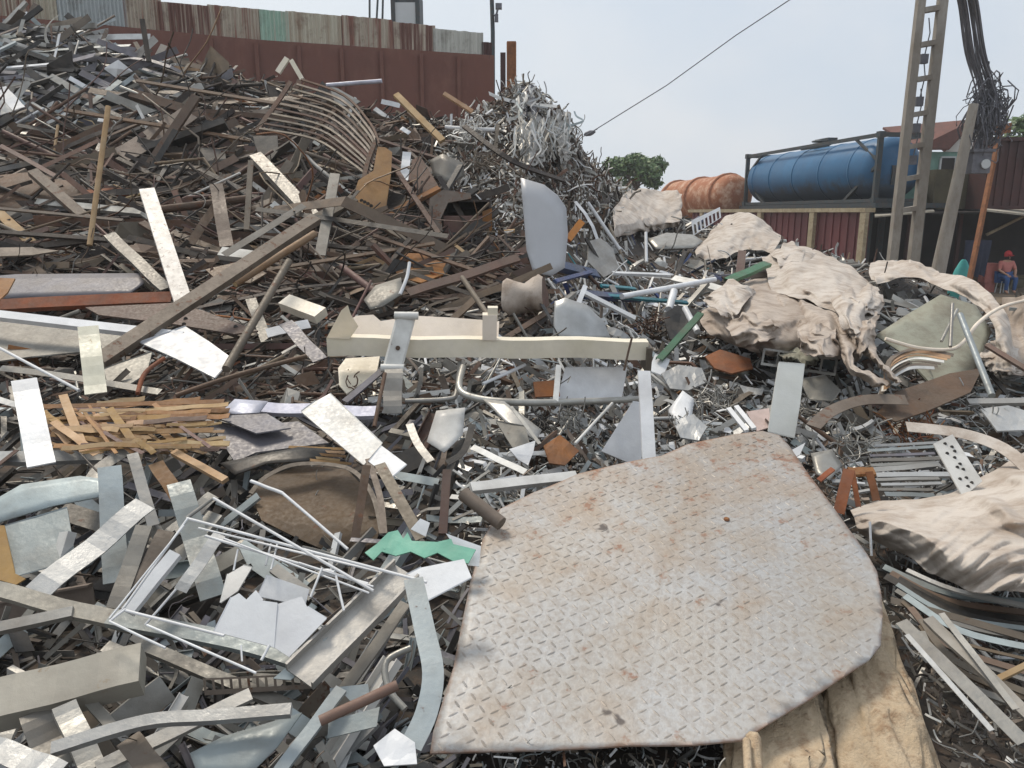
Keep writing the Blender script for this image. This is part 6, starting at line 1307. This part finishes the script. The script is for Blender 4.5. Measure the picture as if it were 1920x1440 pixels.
# ================================================================ everything between: loose pieces and fine litter
import re as re_
rnd = random.Random(99)
def zone(px, py):
    if px < 330 + 40 * math.sin(py * .05) and py < 245: return 'alu'
    if px > 812 and py < 440 and px < 1180: return 'tangle'
    if px <= 1000 and py < 560: return 'rust'
    if px < 650 and py < 770: return 'mixed'
    if px < 860 and py >= 770: return 'galv'
    if px < 1030 and py < 640: return 'mixed'
    if px < 1420 and py < 645: return 'white'
    if px < 1290 and py < 1000: return 'centre'
    if px > 1640 and py > 1240: return 'soil'
    return 'turn'
PAL = {
 'alu': [('silver', 2), ('galv', 3), ('bluegrey', 3), ('dark', 5), ('cleanwhite', 1), ('gbrown', 3), ('slate', 4)],
 'tangle': [('white', 5), ('gbrown', 4), ('rust', 5), ('galv', 4), ('grey', 3), ('rustdk', 3), ('cleanwhite', 2)],
 'rust': [('rust', 6), ('rustdk', 5), ('gbrown', 4), ('taupe', 5), ('redbrown', 3), ('tan', .6), ('galv', .8), ('dark', 2), ('white', .4), ('rustor', .25)],
 'mixed': [('rust', 4), ('rustdk', 4), ('gbrown', 4), ('taupe', 4), ('grey', 1.5), ('galv', 2.5), ('dark', 2.5), ('white', 1.2), ('redbrown', 2), ('rustor', .5)],
 'galv': [('galv', 6), ('grey', 5), ('bluegrey', 4), ('silver', 2.5), ('dark', 2), ('gbrown', 3), ('white', 1), ('rust', .6)],
 'white': [('cleanwhite', 4), ('galv', 4), ('grey', 4), ('dark', 3), ('navy', 1), ('gbrown', 4), ('teal', .3), ('rust', 1.5), ('white', 2)],
 'centre': [('galv', 4), ('white', 3), ('grey', 4), ('gbrown', 3), ('dark', 2.5), ('rust', 2.2), ('silver', 2), ('rustor', .4), ('cleanwhite', 1.4)],
 'turn': [('galv', 5), ('grey', 5), ('gbrown', 4), ('silver', 2), ('dark', 2.5), ('rust', 1.5), ('bluegrey', 2), ('white', 1)],
 'soil': [('grey', 3), ('gbrown', 5), ('dark', 2), ('rustdk', 2), ('galv', 2), ('white', .5)],
}
PALL = dict(PAL); PALL['galv'] = [('galv', 3), ('grey', 5), ('slate', 4), ('dark', 9), ('gbrown', 3), ('bluegrey', 2), ('rustdk', 1), ('silver', .7)]; PALL['rust'] = [('rust', 5), ('rustdk', 9), ('gbrown', 2), ('taupe', 3), ('redbrown', 2), ('tan', .3), ('galv', .4), ('dark', 5), ('white', .3), ('rustor', .25)]; PALL['mixed'] = [('rust', 4), ('rustdk', 7), ('gbrown', 3), ('taupe', 3), ('grey', 1.5), ('galv', 2), ('dark', 5), ('white', 1), ('redbrown', 2), ('rustor', .5)]; PALL['turn'] = [('galv', 7), ('grey', 4), ('gbrown', 3), ('silver', 4), ('dark', 3), ('rust', 1.2), ('bluegrey', 2), ('white', 1), ('cleanwhite', .6)]  # galv, rust and mixed litter weighted dark, painting shade into the deep gaps
def pick(z, fine=False):
    p = (PALL if fine else PAL)[z]; s = rnd.uniform(0, sum(w for _, w in p))
    for m, w in p:
        s -= w
        if s <= 0: return m
    return p[-1][0]
def angle(z, px):
    r = rnd.random()
    if z in ('rust', 'alu'):
        if r < .62: return rnd.gauss(-12 - 8 * (px / 900), 14)       # most lie shallow, dipping to the right
        if r < .85: return rnd.gauss(22, 16)
        return rnd.uniform(-90, 90)
    if z == 'mixed': return rnd.gauss(30, 22) if r < .4 else rnd.gauss(-15, 25) if r < .75 else rnd.uniform(-90, 90)
    if z == 'galv': return rnd.gauss(52, 16) if r < .4 else rnd.gauss(-18, 15) if r < .75 else rnd.uniform(-90, 90)
    return rnd.uniform(-90, 90)
def frag(mb, px, py, ang, lpx, wpx, kind, lift, mi=0, out=.15):
    """one loose piece lying on the heap"""
    a, r, u, n = heap_frame(px, py); t = D(px, py); k = t / F
    a = CAM + (a - CAM) * (1 - .015 * lift)
    ca, sa = math.cos(R(ang)), math.sin(R(ang))
    # lie partly along the slope, partly standing up from it
    e = (u * .55 + UPV * .45).normalized()
    d = (r * ca + e * sa + n * rnd.gauss(0, out)).normalized(); L = lpx * k; w = wpx * k
    toc = (CAM - a).normalized()
    nn = (n * .5 + toc * .5 + Vector((rnd.gauss(0, .45), rnd.gauss(0, .45), rnd.gauss(0, .45)))).normalized()
    if kind == 'wire':
        m = rnd.randint(4, 7); p = a - d * L * .5; path = [p]; dd = d.copy()
        for i in range(m):
            dd = (dd + Vector((rnd.gauss(0, .4), rnd.gauss(0, .4), rnd.gauss(0, .4)))).normalized(); p = p + dd * L / m; path.append(p)
        path = smooth_path(path, 3)
        mb.sweep(path, [(w / 2 * math.cos(q * 2.094), w / 2 * math.sin(q * 2.094)) for q in range(3)], nn, mi, True, False); return
    if kind == 'flake':
        b = d.cross(nn).normalized(); m = rnd.randint(4, 6); q = rnd.uniform(0, 6.28); pts = []
        for i in range(m):
            an = q + i * 6.283 / m; rr = rnd.uniform(.55, 1.) ; pts.append(a + d * L * .5 * rr * math.cos(an) + b * w * .5 * rr * math.sin(an) + nn * rnd.gauss(0, .12) * w)
        th = nn * -max(.002, .6 * k); vs = pts + [p + th for p in pts] + [sum(pts, Vector()) / m + nn * rnd.gauss(0, .1) * w]
        fs = [(2 * m, i, (i + 1) % m) for i in range(m)] + [tuple(range(m, 2 * m))[::-1]] + [(i, m + i, m + (i + 1) % m, (i + 1) % m) for i in range(m)]
        mb.add(vs, fs, mi); return
    bend = rnd.random()
    if kind == 'curl' or bend < .3:
        m = 5; c = rnd.gauss(0, .25) if kind != 'curl' else rnd.choice((-1, 1)) * rnd.uniform(.3, .8); b = d.cross(nn)
        path = [a + d * L * (i / m - .5) + nn * L * c * ((i / m - .5) ** 2 - .12) + b * L * c * .4 * (i / m - .5) ** 2 for i in range(m + 1)]
    elif bend < .45:
        kx = rnd.uniform(-.3, .3); path = [a - d * L * .5, a + d * L * kx + nn * L * rnd.gauss(0, .1), a + d * L * .5 + d.cross(nn) * L * rnd.gauss(0, .12)]
    else: path = [a - d * L * .5, a + d * L * .5]
    pk = {'strip': 'flat', 'curl': 'flat', 'bar': 'box', 'angle': 'angle', 'cap': 'cap', 'channel': 'channel', 'tube': 'tube', 'rod': 'rod'}[kind]
    mb.sweep(path, profile(pk, w), nn, mi, pk in ('tube', 'rod'))
EXC = [(590, 955, 125, 85), (500, 810, 130, 45), (90, 980, 120, 90), (240, 800, 200, 55), (130, 1290, 180, 65), (660, 1150, 130, 110), (500, 1160, 120, 75), (835, 1380, 60, 70), (150, 600, 220, 90), (340, 665, 100, 50), (650, 810, 100, 70), (1180, 800, 70, 70), (800, 1200, 50, 150), (1020, 425, 60, 100), (620, 240, 120, 80)]
def quiet(px, py, s=1): return any(((px - a) / c) ** 2 + ((py - b) / d) ** 2 < s for a, b, c, d in EXC)
def rpos(zs=None, wide=False):
    while True:
        px = rnd.uniform(-330, 2360) if wide else rnd.uniform(-60, 1990); c = crest(px); py = rnd.uniform(c - 4, 1660 if wide else 1500)
        if 1385 < px < 1655 + (py - 1130) * .4 and py > 1120: continue
        z = zone(px, py)
        if zs is None or z in zs: return px, py, z
# --- fine litter: past counting, one object for each character of scrap
LIT = {'rust': ('rust_scrap_litter', 'fine rusty brown scrap litter covering the upper heap'), 'mixed': ('mixed_scrap_litter', 'fine brown and grey scrap litter in the middle of the heap'), 'galv': ('zinc_scrap_litter', 'fine grey zinc scrap litter in the lower left of the heap'),
       'alu': ('aluminium_scrap_litter', 'fine blue-grey aluminium litter at the top left of the heap'), 'tangle': ('tangled_scrap_litter', 'tangled white and rusty litter on the tall corner of the heap'), 'white': ('white_scrap_litter', 'white and dark litter around the white tubes'),
       'centre': ('small_scrap_litter', 'small pale and rusty litter below the cream beam'), 'turn': ('shaving_litter', 'grey shavings and litter on the right of the heap'), 'soil': ('soil_litter', 'trodden grey-brown litter at the lower right corner')}
NUM = {'rust': 6500, 'mixed': 1900, 'galv': 1700, 'alu': 800, 'tangle': 4800, 'white': 1300, 'centre': 3200, 'turn': 7500, 'soil': 900}
KIN = {'rust': 'strip strip bar bar rod rod cap tube wire flake', 'mixed': 'strip strip bar rod cap flake flake wire curl', 'galv': 'strip strip cap channel bar bar rod curl wire angle', 'alu': 'strip strip cap bar curl flake rod', 'tangle': 'flake flake curl curl wire wire strip rod bar',
       'white': 'strip bar flake wire curl rod tube', 'centre': 'flake curl strip strip wire bar cap rod flake', 'turn': 'curl flake wire flake flake strip strip cap wire', 'soil': 'flake flake curl wire strip'}
LEN = {'rust': (60, 340), 'mixed': (30, 170), 'galv': (45, 230), 'alu': (35, 200), 'tangle': (9, 50), 'white': (18, 80), 'centre': (12, 75), 'turn': (10, 75), 'soil': (15, 70)}
for z in LIT:
    mb = MB(); names = [m for m, _ in PALL[z]]; ks = KIN[z].split(); l0, l1 = LEN[z]
    for i in range(int(NUM[z] * {'rust': 1.2, 'alu': 1.6, 'mixed': 1.3, 'galv': 1.45, 'turn': 1.3, 'soil': 2.2}.get(z, 1.05))):
        px, py, _ = rpos((z,), True); m = pick(z, True); kind = rnd.choice(ks); s = .6 + .9 * sstep(200, 1300, py)
        L = l0 * (l1 / l0) ** rnd.random() ; w = rnd.uniform(*((.014, .04) if z in ('rust', 'mixed') else (.03, .075))) * L + 2.5
        if kind == 'wire': w = rnd.uniform(2, 3.6); L *= 1.3
        elif kind == 'flake': L *= .45; w = L * rnd.uniform(.4, 1.)
        elif kind in ('rod', 'tube'): w = rnd.uniform(3, 6)
        elif kind in ('channel', 'cap'): w *= 1.3
        if quiet(px, py, 4): w *= min(1, 100 / L) ** .5; L = min(L, 100)
        if py < crest(px) + 80 and z == 'rust': L *= .55
        if z in ('galv',) and kind not in ('wire', 'rod'): w *= 1.35
        if z in ('tangle', 'centre', 'turn', 'white') and rnd.random() < .5 and kind != 'wire': L *= .6; w *= .6
        frag(mb, px, py, angle(z, px), L, w, kind, rnd.uniform(-3.2, 2.0 if not quiet(px, py) else -1.2), names.index(m), .16 if z in ('rust', 'alu', 'mixed', 'galv') else .4)
    o = mb.build(LIT[z][0], [M[n] for n in names], origin=Vector((0, 0, 0))); tag(o, LIT[z][1], 'scrap litter', kind='stuff')
# --- coarser chips over the right-hand middle
mb = MB(); names = ['galv', 'grey', 'silver', 'cleanwhite', 'gbrown', 'bluegrey', 'dark', 'rust', 'taupe']
for i in range(4200):
    px = rnd.uniform(640, 1930); py = rnd.uniform(560, 960)
    if zone(px, py) not in ('turn', 'centre', 'white'): continue
    L = rnd.uniform(12, 60); kind = rnd.choice(['strip', 'strip', 'flake', 'flake', 'cap', 'curl', 'bar', 'rod'])
    w = L * rnd.uniform(.1, .3) if kind != 'flake' else L * rnd.uniform(.4, .8)
    if kind == 'flake': L *= .6; w *= .6
    if kind == 'rod': w = 3
    frag(mb, px, py, rnd.gauss(-15, 40), L, w, kind, rnd.uniform(-1.5, 2.6 if not quiet(px, py) else -.5), rnd.choice([0, 0, 0, 1, 2, 2, 2, 3, 3, 4, 5, 6, 6, 7, 8]), .3)
tag(mb.build('chipped_scrap_litter', [M[n] for n in names], origin=Vector((0, 0, 0))), 'coarse pale metal chips strewn between the cream beam and the sacks', 'scrap litter', kind='stuff')
# --- crest: things that stick up against wall and sky
mb = MB(); names = ['rustdk', 'rust', 'galv', 'gbrown', 'white']
for i in range(260):
    px = rnd.choice([rnd.uniform(0, 900), rnd.uniform(850, 1180), rnd.uniform(1100, 1700)]); py = crest(px) + rnd.uniform(-2, 14)
    frag(mb, px, py, rnd.gauss(90, 45) if rnd.random() < .5 else rnd.uniform(-40, 40), rnd.uniform(14, 60), rnd.uniform(2, 5), rnd.choice(['wire', 'wire', 'rod', 'strip', 'curl']), rnd.uniform(0, 2), rnd.randrange(5), .3)
for i in range(160):
    px = rnd.uniform(950, 1130); py = crest(px) + rnd.uniform(-3, 10)
    frag(mb, px, py, rnd.uniform(0, 180), rnd.uniform(15, 45), rnd.uniform(1.6, 2.8), 'wire', rnd.uniform(0, 2), rnd.randrange(5), .5)
tag(mb.build('crest_wire_litter', [M[n] for n in names], origin=Vector((0, 0, 0))), 'loose wires and splinters bristling along the crest of the heap', 'scrap litter', kind='stuff')
# wire nests: single coils one can point to
for i, (px, py, r, mt, lb) in enumerate([(1070, 790, 34, 'galv', 'pale wire nest below the pale curved pipe'), (1290, 800, 30, 'galv', 'pale wire nest by the two narrow white slats'), (670, 720, 24, 'rust', 'thin rusty wire nest under the left end of the cream beam'), (1500, 770, 34, 'grey', 'grey wire nest right of the tall white narrow board'), (880, 240, 26, 'white', 'white ribbon tangle near the tall corner of the heap'), (1700, 800, 44, 'rustor', 'rusty straw-like wire nest below the brown crumpled sheet'), (1600, 830, 44, 'galv', 'silver wire nest left of the rusty straw-like nest'), (1790, 610, 22, 'galv', 'small silver wire knot on the grey-green lining'), (905, 300, 24, 'gbrown', 'brown wire nest above the rusty box'), (1010, 790, 26, 'dark', 'black wire nest beside the rusty wad'), (1850, 770, 40, 'silver', 'silver shaving nest at the right edge'), (1330, 745, 34, 'galv', 'grey wire nest left of the tall white narrow board'), (1215, 605, 26, 'rust', 'brown wire nest above the right end of the cream beam')]):
    mb = MB()
    for j in range(34): frag(mb, px + max(-r, min(r, rnd.gauss(0, r * .42))), py + max(-r * .6, min(r * .6, rnd.gauss(0, r * .3))), rnd.uniform(0, 180), rnd.uniform(r * 1.1, r * 2.2), rnd.uniform(1.8, 3), 'wire', rnd.uniform(2, 5.5), 0, .4)
    tag(mb.build('wire_nest', M[mt]), lb, 'wire', 'wire nests in the heap')
# --- countable loose pieces
CN = {'taupe': 'brown-grey', 'rust': 'rust-brown', 'rustdk': 'dark brown', 'rustor': 'orange rusty', 'redbrown': 'red-brown', 'gbrown': 'grey-brown', 'tan': 'tan', 'galv': 'pale grey', 'grey': 'dull grey', 'silver': 'silver', 'bluegrey': 'blue-grey', 'white': 'off-white', 'cleanwhite': 'white', 'dark': 'blackish', 'slate': 'slate', 'navy': 'navy', 'teal': 'teal', 'cream': 'cream'}
NM = {'strip': ('metal_strip', 'strip'), 'curl': ('bent_strip', 'bent strip'), 'bar': ('square_bar', 'square bar'), 'angle': ('angle_bar', 'angle bar'), 'cap': ('folded_channel', 'folded channel'), 'channel': ('open_channel', 'open channel'), 'tube': ('metal_tube', 'tube'), 'rod': ('thin_rod', 'thin rod'), 'flake': ('sheet_offcut', 'sheet offcut')}
used = {}
def auto_label(px, py, m, kind, ang, lpx):
    near = sorted(LM, key=lambda q: (q[0] - px) ** 2 + (q[1] - py) ** 2)[:7]
    ang = (ang + 90) % 180 - 90
    tilt = 'level' if abs(ang) < 14 else ('rising right' if ang > 0 else 'dipping right') if abs(ang) < 55 else ('steep, leaning right' if ang > 0 else 'steep, leaning left') if abs(ang) < 78 else 'upright'
    size = 'short' if lpx < 80 else 'long' if lpx > 170 else 'mid-length'
    if kind == 'flake': size = 'small' if lpx < 50 else 'large' if lpx > 90 else 'mid-sized'
    for (x, y, ph) in near:
        dx, dy = px - x, py - y
        for rel in ((('below' if dy > 0 else 'above') if abs(dy) > abs(dx) * .7 else ('right of' if dx > 0 else 'left of')), 'near'):
            lb = '%s %s %s, %s, %s the %s' % (size, CN[m], NM[kind][1], tilt, rel, ph)
            if kind == 'flake': lb = '%s %s %s lying %s the %s' % (size, CN[m], NM[kind][1], rel, ph)
            if lb not in used and len(re_.findall(r'[\w-]+', lb)) <= 15: used[lb] = 1; return lb
    return 'loose %s %s among many like it in the heap' % (CN[m], NM[kind][1])
HAND = [(p[0], p[1]) for b in BARS for p in b[3]]
cnt = {}
PLAN = [('rust', 230), ('mixed', 75), ('galv', 120), ('alu', 45), ('white', 40), ('centre', 105), ('turn', 130), ('tangle', 25)]
KM = {'rust': 'strip bar bar rod cap tube strip angle flake', 'mixed': 'strip bar rod cap flake tube angle', 'galv': 'strip strip cap channel bar flake angle', 'alu': 'strip cap bar angle flake', 'tangle': 'strip rod flake curl', 'white': 'strip bar tube rod flake', 'centre': 'flake strip curl bar cap rod', 'turn': 'curl strip cap flake rod'}
for z, n in PLAN:
    for i in range(n):
        px, py, _ = rpos((z,)); py = max(py, crest(px) + 22); m = pick(z); kind = rnd.choice(KM[z].split()); ang = angle(z, px)
        if (740 < px < 1700 and py > 860) or (quiet(px, py) and rnd.random() < .8): continue
        if py < crest(px) + 70: ang *= .3
        if 880 < px < 1100 and 300 < py < 560: continue
        L = {'rust': rnd.uniform(150, 440), 'mixed': rnd.uniform(80, 260), 'galv': rnd.uniform(120, 340), 'alu': rnd.uniform(70, 200)}.get(z, rnd.uniform(55, 190))
        w = L * rnd.uniform(.018, .045) + 4
        if z in ('galv',): w = rnd.uniform(12, 36)
        if z == 'galv' and i % 3 == 0 and not quiet(px, py): L = rnd.uniform(200, 420); w = rnd.uniform(28, 58); kind = rnd.choice(('cap', 'strip', 'channel', 'angle'))
        if kind in ('rod', 'tube'): w = rnd.uniform(4, 9)
        if kind == 'flake': L = rnd.uniform(30, 110) * (1 if z in ('rust', 'galv', 'mixed') else .85); w = L * rnd.uniform(.4, .9)
        if quiet(px, py, 2.6): w *= min(1, 170 / L) ** .6; L = min(L, 170)
        mb = MB(); frag(mb, px, py, ang, L, w, kind, rnd.uniform(.2, 2.6) - (1.5 if 190 < px < 720 and 930 < py < 1260 else 0), 0, .08)
        o = mb.build(NM[kind][0], M[m]); tag(o, auto_label(px, py, m, kind, ang, L), NM[kind][1], NM[kind][1] + 's loose in the heap')
# ================================================================ light, sky, camera
SUN_EL, SUN_AZ = R(58), R(-35)          # azimuth from +Y (far side), clockwise
w = bpy.data.worlds.new('World'); scn.world = w; w.use_nodes = True; nt = w.node_tree
for n in list(nt.nodes): nt.nodes.remove(n)
out = nt.nodes.new('ShaderNodeOutputWorld'); bg = nt.nodes.new('ShaderNodeBackground'); nt.links.new(bg.outputs[0], out.inputs[0])
sky = nt.nodes.new('ShaderNodeTexSky'); sky.sky_type = 'NISHITA'; sky.sun_disc = False; sky.sun_elevation = SUN_EL; sky.sun_rotation = SUN_AZ; sky.dust_density = 4; sky.air_density = 1.2
tc = nt.nodes.new('ShaderNodeTexCoord'); v = tc.outputs['Generated']
mp = nt.nodes.new('ShaderNodeMapping'); mp.inputs['Scale'].default_value = (1, 1, 1.8); mp.inputs['Location'].default_value = (.33, .2, .1); nt.links.new(v, mp.inputs['Vector'])
n1 = noise_tex(nt, mp.outputs[0], 2.3, 6, .55)
sx = nt.nodes.new('ShaderNodeSeparateXYZ'); nt.links.new(v, sx.inputs[0])
# thin cloud veil: physical sky under it, pale grey cloud over most of it (values in the sky texture's own scale)
veil = mixc(nt, ramp(nt, n1, .42, .75), (5.4, 6.0, 6.75), (6.7, 6.8, 7.0))
left = ramp(nt, sx.outputs[0], .25, -.3, 0, .75)
veil = mixc(nt, left, veil, (6.9, 7.3, 7.6))
col = mixc(nt, .9, sky.outputs[0], veil)
nt.links.new(col, bg.inputs['Color']); bg.inputs['Strength'].default_value = .106
sd = bpy.data.lights.new('sun', 'SUN'); sd.energy = 2.0; sd.angle = R(14); sd.color = (1, .9, .76)
so = bpy.data.objects.new('sun', sd); COL.objects.link(so)
dv = Vector((math.sin(SUN_AZ) * math.cos(SUN_EL), math.cos(SUN_AZ) * math.cos(SUN_EL), math.sin(SUN_EL)))
so.rotation_euler = dv.to_track_quat('Z', 'Y').to_euler(); so.location = (-20, 30, 40)
cd = bpy.data.cameras.new('camera'); cd.sensor_width = 36; cd.lens = 36 * F / 1920; cd.clip_end = 3000; cd.clip_start = .05
co = bpy.data.objects.new('camera', cd); COL.objects.link(co); co.location = CAM; co.rotation_euler = (R(90) - PITCH, 0, 0); scn.camera = co
scn.view_settings.view_transform = 'Standard'; scn.view_settings.look = 'None'; scn.view_settings.exposure = .25; scn.view_settings.gamma = 1
scn.cycles.max_bounces = 6; scn.cycles.diffuse_bounces = 3; scn.cycles.glossy_bounces = 3

# thin air between the camera and the far side of the yard
mb = MB(); mb.box(Vector((0, 40, 9)), Vector((90, 0, 0)), Vector((0, 50, 0)), Vector((0, 0, 10.5)))
m = bpy.data.materials.new('haze'); m.use_nodes = True; nt = m.node_tree
for n in list(nt.nodes): nt.nodes.remove(n)
out = nt.nodes.new('ShaderNodeOutputMaterial'); pv = nt.nodes.new('ShaderNodeVolumePrincipled'); nt.links.new(pv.outputs[0], out.inputs['Volume'])
pv.inputs['Color'].default_value = (.9, .93, .97, 1); pv.inputs['Density'].default_value = .0015; pv.inputs['Anisotropy'].default_value = .2
tag(mb.build('haze', m), 'thin pale haze filling the air of the yard', 'haze', kind='stuff')
